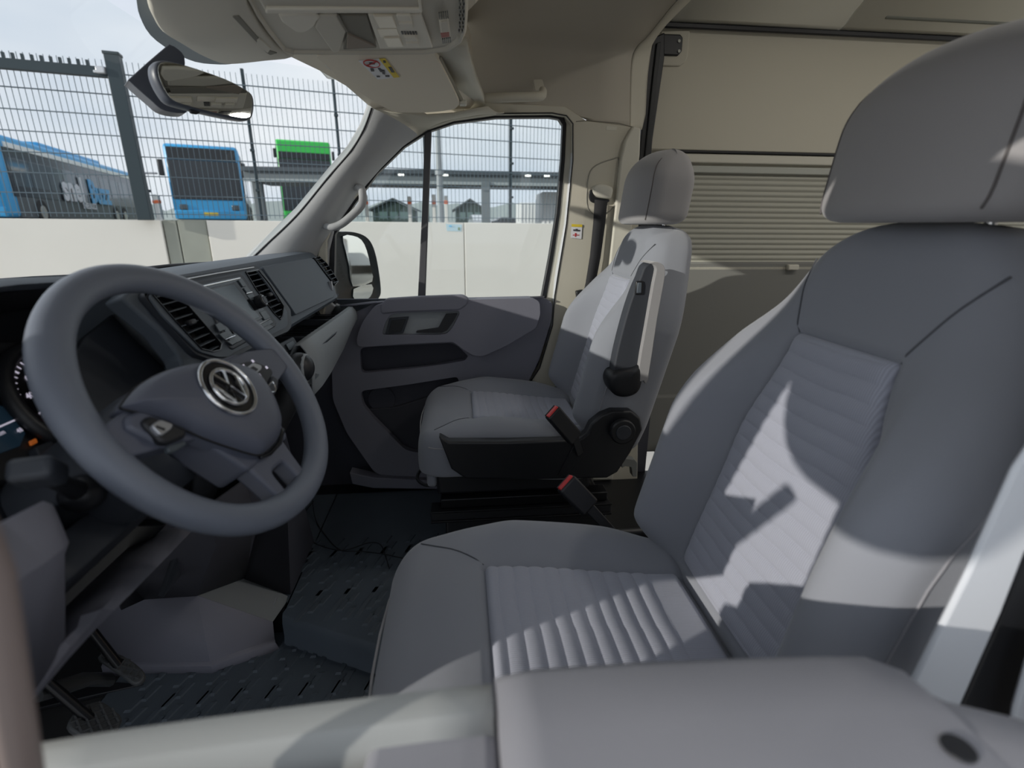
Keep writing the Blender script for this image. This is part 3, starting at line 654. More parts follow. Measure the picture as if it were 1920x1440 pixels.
    for k in range(44):   # welt round front and sides
        t = k/43; 
        if t < .38: s = X1-.05-(X1-.05-X0-.05)*(t/.38); y = -(hwC(s)+.0005)
        elif t < .62: a = (t-.38)/.24; s = X0+.05*(1-sin(pi*a))-.0006; y = -(hwC(X0+.05))*cos(pi*a)
        else: s = X0+.05+(X1-.05-X0-.05)*((t-.62)/.38); y = hwC(s)+.0005
        piping.append(V((s, y, spC(s)[1]+.048))+V(O))
    tube('welt', piping, .0022, SEATL, root, k=6)
    # ---- headrest
    H0, H1 = 1.158, 1.362
    def spH(s): return (.585+.12*(s-1.17), s, -1, 0)
    def hwH(s):
        w = .142-.018*sstep(1.25, 1.40, s); e = H1-s
        if e < .09: w -= .062*(1-sqrt(max(0, 1-(1-e/.09)**2)))
        e = s-H0
        if e < .035: w -= .022*(1-sqrt(max(0, 1-(1-e/.035)**2)))
        return w
    def FH(s, y): return .088-.030*sstep(1.28, 1.39, s)-.040*(abs(y)/hwH(s))**2.4
    def BH(s, y): return .070-.030*sstep(1.26, 1.39, s)-.012*(abs(y)/hwH(s))**2
    hr = pad('headrest', spH, H0, H1, hwH, FH, BH, SEATL, root, ns=60, ny=60, ref=.024, reb=.03, res0=.022, res1=.050, off=O, ang=70)
    for sg in (-1, 1):
        pts = []
        for k in range(17):
            s = H0+.012+(H1-.03-H0-.012)*k/16; x, z, nx, nz = spH(s); y = sg*hwH(s)*.97
            yy_ = sg*hwH(s)*.86; pts.append(V((x-FH(s, yy_)+.0045*0-.0002+.03*sstep(H1-.06, H1, s)**2, yy_, z))+V(O))
        tube('seam', pts, .0015, mat('seam_thread_taupe', srgb((96, 92, 92)), .8), hr, k=6)
    for sg in (-1, 1): tube('headrest_post', [V((.605, yc+sg*.062, 1.10)), V((.60, yc+sg*.062, 1.19))], .006, CHROME, root)
    for sg in (-1, 1): cyl('post_sleeve', V((.606, yc+sg*.062, 1.142)), (.1, 0, 1), .017, .012, BLACK, root)
    # ---- black side cover, recliner wheel, base (px traced on the passenger seat, moved with it)
    dy = yc-1.555
    def q(L, y): return [at(a, b, y=y)+V((0, dy, 0)) for a, b in L]
    cov = [(822, 818), (842, 829), (950, 829), (1060, 826), (1076, 832), (1100, 812), (1108, 795), (1128, 779), (1148, 771), (1184, 771), (1201, 784), (1205, 806), (1182, 850), (1158, 886), (1138, 897), (1000, 900), (872, 898), (846, 880)]
    sc_ = prism('side_cover', q(cov, 1.268), YN, .035, BLACK, root, bevel=.006, seg=3)
    prism('cover_relief', q([(1076, 836), (1104, 815), (1112, 798), (1090, 860), (1064, 892), (1046, 893)], 1.264), YN, .01, mat('black_plastic', 0), root, bevel=.004, seg=3)
    kc = at(1165, 806, y=1.262)+V((0, dy, 0))
    kn = cyl('recliner_wheel', kc, YN, .036, .020, BLACK, root, k=36, bevel=.004); cyl('wheel_centre', kc+V((0, -.019, 0)), YN, .022, .004, mat('dash_dark_plastic', 0), kn, k=30, bevel=.002)
    box('front_skirt', (-.095, yc, .46), (.03, .44, .10), SEAT, root, bevel=.012, seg=3)
    box('pan', (.15, yc, .435), (.46, .46, .09), BLACK, root, bevel=.01)
    box('far_cover', (.18, yc+.258, .48), (.50, .02, .16), BLACK, root, bevel=.01)
    # swivel / rails
    for sg in (-1, 1):
        zz = .372
        box('upper_rail', (.18, yc+sg*.225, zz), (.50, .05, .030), STEEL, root, bevel=.003)
        rl = box('lower_rail', (.17, yc+sg*.235, zz-.032), (.54, .06, .028), BLACK, root, bevel=.003)
        box('rail_lip', (.17, yc+sg*.235-.032, zz-.048), (.54, .006, .006), STEEL, rl, bevel=.001)
        box('rail_lip', (.17, yc+sg*.235-.032, zz-.016), (.54, .006, .005), STEEL, rl, bevel=.001)
    box('swivel_plate', (.18, yc, .385), (.42, .40, .025), STEEL, root, bevel=.004)
    box('pedestal', (.19, yc, .19), (.50, .46, .27), BLACK, root, bevel=.008)
    h0 = V((-.07, yc-.19, .405))
    tube('slide_handle', smooth_pts([h0+V((.05, 0, 0)), h0+V((-.01, 0, .0)), h0+V((-.05, .01, -.005)), h0+V((-.075, .05, 0)), h0+V((-.05, .10, .01)), h0+V((.05, .11, .02))], 5, False), .005, BLACK, root, k=8)
    # buckle on the inner side
    if arm:
        A = at(1035, 772, y=1.22); Bq = at(1078, 822, y=1.24); C_ = at(1083, 838, y=1.25)
    else:
        A = at(1060, 905, y=.90); Bq = at(1105, 952, y=.89); C_ = at(1135, 985, y=.88)
    buckle(A, Bq, C_, root, big=not arm)
    if arm:
        # folded-up armrest
        bw = .058
        body = [(1201, 520), (1209, 500), (1222, 492), (1231, 494), (1236, 505), (1224, 560), (1209, 640), (1199, 700), (1180, 714), (1155, 712), (1150, 700), (1158, 655), (1175, 590), (1190, 545)]
        ar = prism('armrest', [p+V((0, 0, 0)) for p in smooth_pts(pxs(body, y=1.262), 3)], YN, .045, mat('armrest_side_dark', srgb((54, 57, 64)), .7), root, bevel=.008, seg=3)
        padp = [(1218, 494), (1228, 491), (1240, 494), (1247, 504), (1245, 530), (1232, 600), (1215, 712), (1207, 714), (1196, 706), (1212, 610), (1226, 530), (1231, 505), (1226, 496)]
        prism('armrest_pad', smooth_pts(pxs(padp, y=1.245), 2), YN, .075, SEATL, ar, bevel=.006, seg=3)
        prism('height_catch', pxs([(1193, 527), (1207, 527), (1206, 553), (1191, 553)], y=1.258), YN, .01, BLACK, ar, bevel=.003)
        prism('catch_face', pxs([(1196, 530), (1204, 530), (1203, 550), (1194, 550)], y=1.255), YN, .008, DASH, ar, bevel=.002)
        hin = [(1140, 716), (1146, 700), (1164, 694), (1186, 690), (1202, 686), (1203, 714), (1196, 734), (1180, 743), (1160, 743), (1146, 734)]
        dome('armrest_hinge', smooth_pts(pxs(hin, y=1.252), 4), YN, .012, BLACK, ar, depth=.05)
    return root
def buckle(A, B, C_, parent, big=False):
    """belt buckle: A top centre, B bottom centre of the casing, C_ foot of the stalk"""
    k = 1.0
    ax = (A-B).normalized(); side = V((.35, -.9, .1)); side = (side-ax*side.dot(ax)).normalized(); wd = ax.cross(side)
    R3 = Matrix((wd, side, ax)).transposed(); L = (A-B).length
    b = box('buckle', (A+B)/2, (.046*k, .024*k, L), BLACK, parent, rot=R3, bevel=.005, seg=3)
    box('release_button', A+ax*.001+side*.002, (.038*k, .013*k, .006), RED, b, rot=R3, bevel=.002)
    box('button_well', A+ax*.0008-side*.0095, (.038*k, .004, .004), BLACK, b, rot=R3, bevel=.001)
    d2 = (B-C_).normalized(); s2 = side
    w2 = d2.cross(s2).normalized(); s2 = w2.cross(d2)
    box('buckle_stalk', (B+C_)/2-d2*.01, (.022, .008, (B-C_).length+.04), BLACK, b, rot=Matrix((w2, s2, d2)).transposed(), bevel=.002)
pas = make_seat(1.555, 'grey cloth passenger seat with a folded-up armrest and black side cover', True)
drv = make_seat(.60, 'grey cloth driver seat with a sunlit ribbed backrest, nearest the camera', False)
# ================================================================== DASHBOARD
DP, DN = (-.480, 1.0, 1.050), (.937, 0, .351)
DNv = V(DN)
def dp(px, py, off=0.0): return at(px, py, P=V(DP)+DNv*off, N=DN)
def dps(L, off=0.0): return [dp(a, b, off) for a, b in L]
dash = thing('dashboard', 'dark grey dashboard with four air vents, radio and a grey trim shelf', 'dashboard', (-.6, 1.07, .72))
# upper body, passenger part
pr_ = [(-1.16, .985), (-1.05, 1.00), (-.80, 1.035), (-.62, 1.058), (-.53, 1.066), (-.497, 1.063), (-.483, 1.050), (-.462, 1.000), (-.436, .930), (-.428, .908), (-.435, .897), (-.470, .890), (-.62, .885)]
rows = []
for y, k, dz in ((.865, 1, 0), (1.2, 1, 0), (1.6, 1, 0), (1.76, 1, 0), (1.815, 1, -.003), (1.838, .985, -.010), (1.848, .95, -.025)):
    rows.append([V((-.62+(x+.62)*k, y, .97+(z-.97)*k+dz*(z > 1))) for x, z in pr_])
loft('upper_pad', rows, DASH, dash, caps=True, ang=32)
# pad panel of the airbag side (slightly proud)
gl = [(492, 500), (560, 487), (582, 483), (589, 486), (608, 512), (626, 536), (630, 548), (626, 557), (600, 569), (566, 585), (555, 590), (546, 576), (500, 512)]
prism('airbag_panel', rnd(dps(gl, .012), .006), DN, .02, DASH, dash, bevel=.004, seg=3)
# centre stack bezel
hexo = [(300, 536), (332, 521), (478, 497), (488, 503), (545, 580), (547, 612), (541, 621), (505, 637), (440, 669), (428, 677), (408, 678), (366, 664), (300, 590), (270, 556), (272, 545)]
VR_ = [(461, 511), (484, 507), (506, 534), (531, 574), (529, 592), (525, 599), (512, 586), (480, 543)]; VL_ = [(283, 549), (306, 544), (340, 560), (414, 645), (411, 656), (398, 659), (377, 654), (330, 604)]
prism('stack_bezel', rnd(dps(hexo, .022), .01), DN, .022, DASHD, dash, holes=[dps(VR_, .022), dps(VL_, .022)], bevel=.001)
hx2 = [(318, 537), (477, 505), (484, 510), (538, 583), (540, 608), (535, 615), (500, 631), (437, 662), (428, 669), (408, 669), (374, 659), (305, 592), (280, 557), (285, 548)]
prism('stack_face', rnd(dps(hx2, .026), .008), DN, .003, DASH, dash, holes=[dps(VR_, .026), dps(VL_, .026)], bevel=.001)
tube('bezel_line', rnd(dps([(330, 524), (478, 499), (543, 580)], .024), .01)[8:], .0008, SILV, dash, k=6) if False else None
tube('trim_line', dps([(345, 524), (410, 512), (476, 501)], .0275), .0011, SILV, dash, k=6)
def vent(L, n, off, deep=.024, knob=None):
    """recessed air outlet with real slats"""
    P_ = dps(L, off); c = sum(P_, V())/len(P_)
    fr = prism('air_vent', [p-DNv*(deep-.001) for p in P_], DN, .003, BLACK, dash, bevel=0)
    out = [c+(p-c)*1.035 for p in P_]; prism('vent_rim', [p+DNv*.002 for p in out], DN, deep, PIANO, fr, holes=[[c+(p-c)*.985+DNv*.002 for p in P_]], bevel=.0006)
    up = V((-.351, 0, .937)); zs = [(p-c).dot(up) for p in P_]; z0, z1 = min(zs), max(zs)
    for i in range(n):
        zz = z0+(z1-z0)*(i+.5)/n; ys = []
        for a, b in zip(P_, P_[1:]+P_[:1]):
            za, zb_ = (a-c).dot(up), (b-c).dot(up)
            if (za-zz)*(zb_-zz) < 0: t = (zz-za)/(zb_-za); ys.append((a.lerp(b, t)).y)
        if len(ys) < 2: continue
        ya, yb_ = min(ys), max(ys)
        if yb_-ya < .008: continue
        m_ = c+up*zz; m_ = V((m_.x, (ya+yb_)/2, m_.z))-DNv*(deep*.30)
        box('slat', m_, (.012, yb_-ya-.001, .0019), DASH, fr, rot=Matrix.Rotation(radians(-9), 3, 'Y'), bevel=.0006, seg=1)
        if i == n//2 and knob: box('vent_knob', m_+DNv*.007, (.014, .020, .009), BLACK, fr, rot=Matrix.Rotation(radians(-9), 3, 'Y'), bevel=.003)
    return fr
vent(VR_, 9, .0265, knob=True)
vent(VL_, 9, .0265, knob=True)
vent([(589, 484), (598, 481), (612, 494), (634, 528), (627, 534), (608, 510)], 7, .0135, deep=.012)
box('vent_wheel', dp(620, 536, .014), (.012, .008, .03), SILV, dash, bevel=.002)
# radio
rad = prism('radio', rnd(dps([(366, 529), (449, 512), (456, 516), (519, 604), (517, 612), (438, 655), (432, 653)], .0285), .005), DN, .01, DASHD, dash, bevel=.002)
rf = prism('radio_face', dps([(376, 533), (451, 518), (513, 605), (436, 648)], .0300), DN, .003, mat('radio_face', srgb((56, 63, 70)), .25), rad, bevel=.001)
scr = [(388, 545), (439, 533), (487, 594), (441, 617)]
prism('screen_frame', dps([(380, 544), (443, 528), (496, 595), (439, 626)], .0318), DN, .003, PIANO, rad, bevel=.001)
prism('screen', dps(scr, .0330), DN, .002, SCRN, rad, bevel=.0005)
tube('silver_line', dps([(379, 537), (450, 521.5)], .0318), .0011, CHROME, rad, k=6)
tube('silver_line', dps([(481, 611), (508, 597.5)], .0318), .0013, CHROME, rad, k=6)
tube('silver_line', dps([(422, 637), (441, 630)], .0318), .0013, CHROME, rad, k=6)
for a in ([(447, 525), (455, 523.5), (464, 536), (456, 538)], [(457, 540), (465, 538), (473, 549), (465, 551)], [(463, 553), (474, 550), (481, 560), (471, 563)], [(487, 585), (497, 581), (507, 595), (497, 600)], [(488, 617), (506, 608), (513, 613), (495, 624)]):
    prism('radio_button', dps(a, .0330), DN, .003, mat('radio_key', srgb((74, 82, 88)), .35), rad, bevel=.0008)
for a in ([(404, 608), (414, 603), (424, 618), (412, 622)], [(411, 626), (424, 621), (433, 630), (421, 636)], [(426, 640), (440, 634), (447, 641), (436, 647)]):
    prism('radio_button', dps(a, .0330), DN, .003, mat('radio_key', 0), rad, bevel=.0008)
tube('silver_line', dps([(462, 550.5), (473, 547.5)], .0335), .0009, CHROME, rad, k=6)
kc = dp(481, 568, .030); kk = cyl('volume_knob', kc, DN, .0135, .018, BLACK, rad, k=28, bevel=.002); cyl('knob_ring', kc+DNv*.018, DN, .010, .001, SILV, kk, k=28, bevel=.0005); cyl('knob_cap', kc+DNv*.0188, DN, .0085, .0012, DASHD, kk, k=28, bevel=.0005)
# lower edge of stack, storage tray and grey band
tray = [(553, 594), (600, 575), (632, 560), (650, 566), (646, 574), (562, 643), (552, 634)]
loft('tray_back', [[V((-.50, y, .897)), V((-.52, y, .866)), V((-.50, y, .835))] for y in (1.18, 1.5, 1.84)], BLACK, dash, thick=.004)
loft('tray_floor', [[V((-.53, y, .846)), V((-.42, y, .840)), V((-.375, y, .838))] for y in (1.18, 1.5, 1.84)], DASHD, dash, thick=.006)
for k in range(16): box('tray_rib', (-.45, 1.24+k*.036, .848), (.11, .004, .004), BLACK, dash, bevel=.001, seg=1) if k % 1 == 0 else None
for y in (1.36, 1.62): box('tray_divider', (-.45, y, .856), (.13, .012, .02), DASHD, dash, bevel=.003)
bl = [[(563, 647, 1.22), (580, 678, 1.22), (586, 742, 1.22)], [(588, 628, 1.36), (604, 658, 1.36), (604, 722, 1.36)], [(612, 611, 1.50), (625, 640, 1.50), (620, 698, 1.50)], [(640, 591, 1.67), (652, 615, 1.67), (643, 655, 1.67)], [(660, 576, 1.80), (669, 592, 1.80), (662, 612, 1.80)]]
rows = []
for r_ in bl:
    a, b, c = [at(x, y_, y=yy) for x, y_, yy in r_]
    rows.append([a+V((-.03, 0, -.03)), a+V((-.012, 0, 0)), a, a.lerp(b, .5)+V((.003, 0, .003)), b, b.lerp(c, .35)+V((.004, 0, 0)), c, c+V((-.05, 0, -.01))])
e = rows[-1]; rows.append([p+V((-.012, .012, 0)) for p in e]); rows.append([p+V((-.05, .025, 0)) for p in e])
bd_ = loft('grey_trim_band', rows, BAND, dash, ang=24, thick=.004)
prism('glovebox_handle', pxs([(600, 700), (598, 706), (583, 722), (582, 716)], y=1.245), (1, -.3, 0), .012, BAND, dash, bevel=.002)
# switch bank at the foot of the stack
SW_P, SW_N = (-.425, 1.15, .82), (.80, -.15, .58)
def sw(L, off=0): return [at(a, b, P=V(SW_P)+V(SW_N)*off, N=SW_N) for a, b in L]
prism('switch_bank', rnd(sw([(520, 645), (550, 630), (562, 650), (581, 678), (580, 690), (556, 702), (520, 690)]), .008), SW_N, .05, DASHD, dash, bevel=.003)
for L in ([(536, 645), (549, 638), (557, 650), (543, 658)], [(546, 662), (560, 654), (569, 667), (555, 676)], [(556, 678), (571, 669), (577, 679), (562, 688)]):
    prism('switch', sw(L, .004), SW_N, .006, mat('radio_key', 0), dash, bevel=.001)
box('socket', sw([(528, 661)], .004)[0], (.014, .016, .014), SILV, dash, bevel=.003); box('warning_mark', sw([(569, 675)], .008)[0], (.003, .006, .003), ORG, dash, bevel=0)
# gear lever
gr = thing('gear_lever', 'dark gear lever with a grey knob, beside the centre stack', 'gear lever', (-.36, 1.02, .70))
gk = at(562, 690, y=1.06); g0 = V((-.44, 1.05, .70))
def sphere(name, c, r, m, parent, k=20, sc=(1, 1, 1)):
    rows = [[V(c)+V((r*sc[0]*sin(pi*i/12)*cos(2*pi*j/k), r*sc[1]*sin(pi*i/12)*sin(2*pi*j/k), r*sc[2]*cos(pi*i/12))) for j in range(k)] for i in range(13)]
    return loft(name, rows, m, parent, closed=True, ang=80)
sphere('knob', gk, .033, BLACK, gr, sc=(.9, 1, 1.0)); tube('knob_collar', [gk+V((.012+.0*j, .026*cos(j*.5236), .026*sin(j*.5236))) for j in range(12)], .005, BAND, gr, closed=True, k=8)
tube('lever', [gk+V((-.01, 0, -.02)), g0], .010, STEEL, gr)
tube('boot', [gk+V((-.02, 0, -.03)), gk+V((-.035, 0, -.07)), g0+V((-.01, 0, .0)), g0+V((-.01, 0, -.05))], [.016, .028, .045, .06], mat('boot_leather', (.015, .016, .018), .45, bump=.5, bscale=60), gr, k=14)
# driver side hood and cluster
hood = [(228, 557), (246, 539), (264, 540), (330, 606), (386, 668), (392, 694), (345, 694), (338, 668), (300, 620)]
prism('hood_rim', dps(hood, .012), DN, .03, DASH, dash, bevel=.005, seg=3)
def rec(px, py, off=-.10): return dp(px, py, off)
c1 = dps([(230, 561), (284, 608), (336, 664), (345, 694)], .004); c2 = [rec(213, 590, -.06), rec(250, 632, -.06), rec(300, 680, -.06), rec(322, 700, -.06)]
loft('hood_inner_side', [c1, c2], BAND, dash, thick=.003)
prism('recess_panel', [rec(215, 588, -.062), rec(160, 632, -.062), rec(120, 700, -.062), rec(180, 800, -.062), rec(360, 760, -.062), rec(325, 702, -.062), rec(251, 631, -.062)], DN, .01, DASHD, dash, bevel=.002)
# hood top over the cluster
tpz = [(-.98, 1.035), (-.80, 1.062), (-.66, 1.080), (-.56, 1.084), (-.545, 1.078), (-.56, 1.070), (-.72, 1.050)]
rows = []
for y, k in ((.27, -.012), (.34, -.006), (.50, 0), (.68, 0), (.78, -.004), (.835, -.012), (.865, -.026)):
    sh = sstep(.62, .865, y)*.055
    rows.append([V((x+sh*(1 if x > -.7 else .2), y, z+k)) for x, z in tpz])
loft('cluster_hood', rows, DASH, dash, ang=40)
loft('hood_liner', [[V((x+sstep(.62, .84, y)*.05, y, z)) for x, z in ((-.565, 1.068), (-.66, 1.03), (-.70, .92), (-.68, .86))] for y in (.27, .5, .7, .83)], BLACK, dash)
rows = [[V((-.72, y, 1.07)), V((-.66, y, .99)), V((-.52, y, .905)), V((-.50, y, .83)), V((-.54, y, .74)), V((-.70, y, .70))] for y in (.27, .5, .9, 1.2)]
CN = V((.86, 0, .51)).normalized(); CP = (-.60, .6, .97)
def cl(px, py, off=0): return at(px, py, P=V(CP)+CN*off, N=CN)
prism('cluster_panel', [cl(-60, 640), cl(175, 640), cl(215, 800), cl(140, 850), cl(20, 905), cl(-60, 905)], CN, .02, BLACK, dash, bevel=.003)
gc = cl(128, 748, .003); up_ = V((-.51, 0, .86)); rt = V((0, 1, 0))
Rg = .073
gg = cyl('gauge_face', gc, CN, Rg, .002, mat('gauge_black', (.008, .008, .010), .4), dash, k=48, bevel=.0005)
tube('gauge_rim', [gc+rt*(Rg+.010)*cos(2*pi*j/48)+up_*(Rg+.010)*sin(2*pi*j/48)+CN*.008 for j in range(48)], .010, BLACK, dash, closed=True)
GL = mat('gauge_print', srgb((214, 208, 226)), .5, emit=.55)
for i, s_ in enumerate(('0', '20', '40', '60', '80', '100', '120', '140', '160')):
    a = radians(218-32*i); text('numeral', s_, gc+rt*cos(a)*Rg*.72+up_*sin(a)*Rg*.72+CN*.0028, rt, up_, .0115, GL, gg, bold=.0003)
tk = []
for i in range(33):
    a = radians(218-8*i); d_ = rt*cos(a)+up_*sin(a); tk.append((gc+d_*Rg*.89+CN*.003, gc+d_*Rg*.97+CN*.003, .0006 if i % 4 else .0011))
bars('tick_marks', tk, 0, GL, gg)['kind'] = 'stuff'
bars('needle', [(gc+CN*.005, gc+(rt*cos(radians(222))+up_*sin(radians(222)))*Rg*.85+CN*.005, .0016)], 0, mat('needle_red', srgb((220, 50, 40)), .4, emit=.5), gg)
cyl('needle_hub', gc+CN*.003, CN, .012, .006, BLACK, gg)
ds = [cl(-50, 745, .003), cl(6, 762, .003), cl(48, 812, .003), cl(38, 836, .003), cl(-50, 868, .003)]
dsp = prism('display', ds, CN, .002, mat('display_blue', srgb((30, 48, 62)), .15, emit=.25), dash, bevel=.0005)
bars('display_line', [(cl(-5, 802, .005), cl(27, 788, .005), .0007)], 0, GL, dsp); text('display_text', 'km', cl(2, 812, .005), rt, up_, .008, GL, dsp); text('display_text', '48', cl(37, 807, .005), rt, up_, .008, GL, dsp)
prism('cluster_lower_strip', [cl(66, 838, .012), cl(128, 812, .012), cl(136, 838, .012), cl(80, 866, .012)], CN, .02, DASHD, dash, bevel=.002)
prism('reset_button', [cl(104, 829, .018), cl(124, 820, .018), cl(128, 828, .018), cl(108, 837, .018)], CN, .01, PIANO, dash, bevel=.001)
bars('silver_edge', [(cl(108, 829, .020), cl(124, 822, .020), .0007)], 0, SILV, dash)
box('warning_mark', cl(62, 829, .004), (.003, .01, .006), mat('lamp_amber', srgb((190, 100, 40)), .5, emit=.3), dash, bevel=.001)
# body of the dash below the cluster
loft('lower_body', [[V((-.60, y, .92)), V((-.56, y, .88)), V((-.545, y, .80)), V((-.56, y, .70)), V((-.75, y, .64))] for y in (.27, .5, .8, .98)], DASHD, dash, thick=.01)
loft('stack_lower', [[V((-.47, y, .90)), V((-.445, y, .85)), V((-.47, y, .78)), V((-.52, y, .62)), V((-.60, y, .45))] for y in (.88, 1.0, 1.2, 1.26)], DASHD, dash, thick=.01)
# near end trim (light grey)
et = [[(-60, 1012, .27), (-60, 1140, .27), (-60, 1160, .27), (-60, 1360, .27)], [(0, 982, .33), (5, 1104, .31), (2, 1125, .315), (0, 1335, .33)], [(75, 942, .40), (84, 1052, .345), (80, 1075, .35), (49, 1311, .355)], [(91, 947, .42), (113, 1030, .37), (112, 1045, .375), (78, 1270, .375)], [(97, 950, .46), (124, 1018, .42), (116, 1040, .42), (117, 1204, .42)], [(97, 950, .56), (124, 1018, .56), (118, 1040, .56), (119, 1202, .56)]]
et = [[at(a, b, y=c) for a, b, c in r_] for r_ in et]
loft('end_trim', et, DOORP, dash, ang=25, thick=.004)
# strip under the driver side
up_e = [(306, 998, .76), (236, 1070, .62), (170, 1143, .50), (152, 1158, .46), (144, 1180, .44), (118, 1206, .41), (46, 1306, .37)]
lo_e = [(366, 986, .80), (305, 1050, .66), (246, 1110, .54), (210, 1145, .49), (178, 1176, .47), (124, 1234, .42), (53, 1318, .37)]
loft('knee_strip', [[at(a, b, y=c)+V((-.05, 0, -.02)), at(a, b, y=c), at(a, b, y=c).lerp(at(d, e, y=f_), .5)+V((.004, 0, .004)), at(d, e, y=f_), at(d, e, y=f_)+V((-.05, .0, -.03))] for (a, b, c), (d, e, f_) in zip(up_e, lo_e)], DOORP, dash, ang=30, thick=.004)
prism('knee_panel', pxs([(110, 985), (310, 985), (160, 1145), (118, 1200)], y=.74), YN, .02, BLACK, dash, bevel=.003)  # black sheet painting the unlit void behind the knee strip
# centre console side panels
con = thing('centre_console', 'grey lower centre console beside the pedals', 'console', (-.5, 1.0, FZ))
b1, b2, b3, b4 = at(196, 1267, z=FZ), at(400, 1266, z=FZ), at(520, 1222, z=FZ), at(556, 1205, z=FZ)
def over(b, px, py):  # point above a floor point b: same x, height read from the photo line of sight
    d = ray(px, py); t = ((b.x-CAM.x)*d.x+(b.y-CAM.y)*d.y)/(d.x**2+d.y**2); return V((b.x, b.y, CAM.z+d.z*t))
t1, t2 = over(b1, 200, 1146), over(b2, 400, 1111); t1.z = max(t1.z, t2.z-.02)
t3 = over(b3, 520, 1169)
tA, tB = at(458, 1086, z=t3.z+.03), at(545, 1118, z=t3.z+.0)
ins = V((0, .02, 0))
loft('console_side', [[b1, b2, b3+V((.01, 0, 0))], [V((b1.x, b1.y, FZ+.03)), V((b2.x, b2.y, FZ+.03)), V((b3.x, b3.y, FZ+.03))], [V((b1.x, b1.y+.01, FZ+.035)), V((b2.x-.006, b2.y+.01, FZ+.035)), V((b3.x-.006, b3.y+.01, FZ+.035))], [t1+V((0, .012, 0)), t2.lerp(V((t2.x, t2.y, t3.z)), 0)+V((-.004, .012, 0)), t3+V((-.004, .012, 0))]], DOORP, con, ang=25, thick=.004)
t2b = t2+V((-.004, .012, 0)); t3b = t3+V((-.004, .012, 0))
obj('console_top', [t2b, t3b, tB, tA, t2b+V((.0, .2, .06)), at(422, 1182, P=t3, N=(.3, -.2, 1))], [(0, 1, 2, 3), (0, 3, 4)], BAND, con)  # lighter grey puts the sunlit look of the top into its colour
prism('console_mark', [at(a, b, P=t3+V((0, 0, .004)), N=(.3, -.2, 1)) for a, b in rnd([V((494, 1112, 0)), V((520, 1120, 0)), V((514, 1134, 0)), V((488, 1126, 0))], 4) for a, b in [(a.x, a.y)]] if False else [at(a, b, P=t3+V((0, 0, .006)), N=(.3, -.2, 1)) for a, b in ((494, 1112), (520, 1120), (514, 1134), (488, 1127))], (0, 0, 1), .002, mat('grey_mark', srgb((136, 140, 144)), .6), con, bevel=.001)
up2 = [V((b1.x-.1, b1.y, t1.z)), t1, t2, over(b3, 458, 1060)]
upr = [[V((-.60, .80, .66)), V((-.56, .80, .66)), V((-.47, .84, .66)), V((-.44, .95, .66))], [V((-.64, .84, .55)), V((-.58, .86, .55)), V((-.49, .90, .55)), V((-.455, 1.0, .55))], [at(226, 1142, y=.92), t2.lerp(t1, .45)+V((0, .0, .01)), t2+V((0, 0, .01)), tA+V((0, .01, .0))]]
loft('console_shroud', upr, DOORD, con, ang=40, thick=.006)
obj('console_back', [V((-.44, .95, .66)), V((-.455, 1.0, .55)), tA, tB, tB+V((.0, .25, .0)), V((-.455, 1.24, .66))], [(0, 1, 2, 3, 4, 5)], DOORD, con)
struct(box('trim_30', (-.80, 1.52, .42), (.04, .62, .62), BLACK, bevel=.01), 'dark footwell front lining on the passenger side')
# ================================================================== STEERING WHEEL
WC = V((-.314, .637, .943)); tt, yw = radians(34), radians(-8.3)
Wn = V((cos(tt)*cos(yw), cos(tt)*sin(yw), sin(tt))); Wa = V((-sin(yw), cos(yw), 0)); Wb = Wn.cross(Wa)
wh = thing('steering_wheel', 'dark grey three-spoke steering wheel with a round emblem', 'steering wheel', WC)
R0 = .173
rows = []; N_ = 96
for i in range(N_+1):
    a = 2*pi*i/N_; deg = (90-math.degrees(a)) % 360
    ra = .0185; 
    for g in (62, 298): ra += .0022*exp(-((deg-g+180) % 360-180)**2/(2*14**2))
    rb = .0160
    e = Wa*cos(a)+Wb*sin(a); c = WC+e*R0
    flatb = -.006*exp(-((deg-180))**2/(2*26**2)); c += e*flatb
    rows.append([c+e*(ra*cos(2*pi*j/20))+Wn*(rb*sin(2*pi*j/20)) for j in range(20)])
loft('rim', rows, LEATH, wh, closed=True, ang=80)
def wp(px, py, h): return at(px, py, P=WC+Wn*h, N=Wn)
def wl(a, b, h): return WC+Wa*a+Wb*b+Wn*h
SPK = mat('spoke_plastic', srgb((90, 94, 107)), .45, bump=.2, bscale=900)
# spokes: traced in wheel plane (a right, b up)
def spoke(name, pts, h, dep, m, bev=.006): return prism(name, rnd([wl(a, b, h) for a, b in pts], .008), Wn, dep, m, wh, bevel=bev, seg=3)
spoke('spoke', [(-.162, .020), (-.10, .032), (-.05, .030), (-.05, -.045), (-.10, -.030), (-.163, -.016)], .012, .024, SPK)
spoke('spoke', [(.162, .020), (.10, .032), (.05, .030), (.05, -.045), (.10, -.030), (.163, -.016)], .012, .024, SPK)
spoke('spoke', [(-.058, -.02), (-.048, -.075), (-.040, -.125), (-.036, -.158), (-.018, -.160), (-.016, -.120), (.016, -.120), (.018, -.160), (.036, -.158), (.040, -.125), (.048, -.075), (.058, -.02)], .004, .026, SPK)
spoke('spoke_inlay', [(-.026, -.085), (-.016, -.122), (.016, -.122), (.026, -.085)], -.004, .012, BLACK, .003)
spoke('hub_cover', [(-.088, .036), (.088, .036), (.070, -.05), (.052, -.10), (-.052, -.10), (-.070, -.05)], .008, .05, SPK, .01)
ab = [(232, 757), (262, 722), (300, 700), (335, 688), (372, 681), (410, 680), (448, 686), (482, 704), (506, 738), (521, 772), (527, 800), (520, 823), (503, 842), (489, 850), (470, 847), (435, 836), (385, 818), (335, 795), (285, 775), (240, 764)]
AB = smooth_pts([wp(a, b, .020) for a, b in ab], 3)
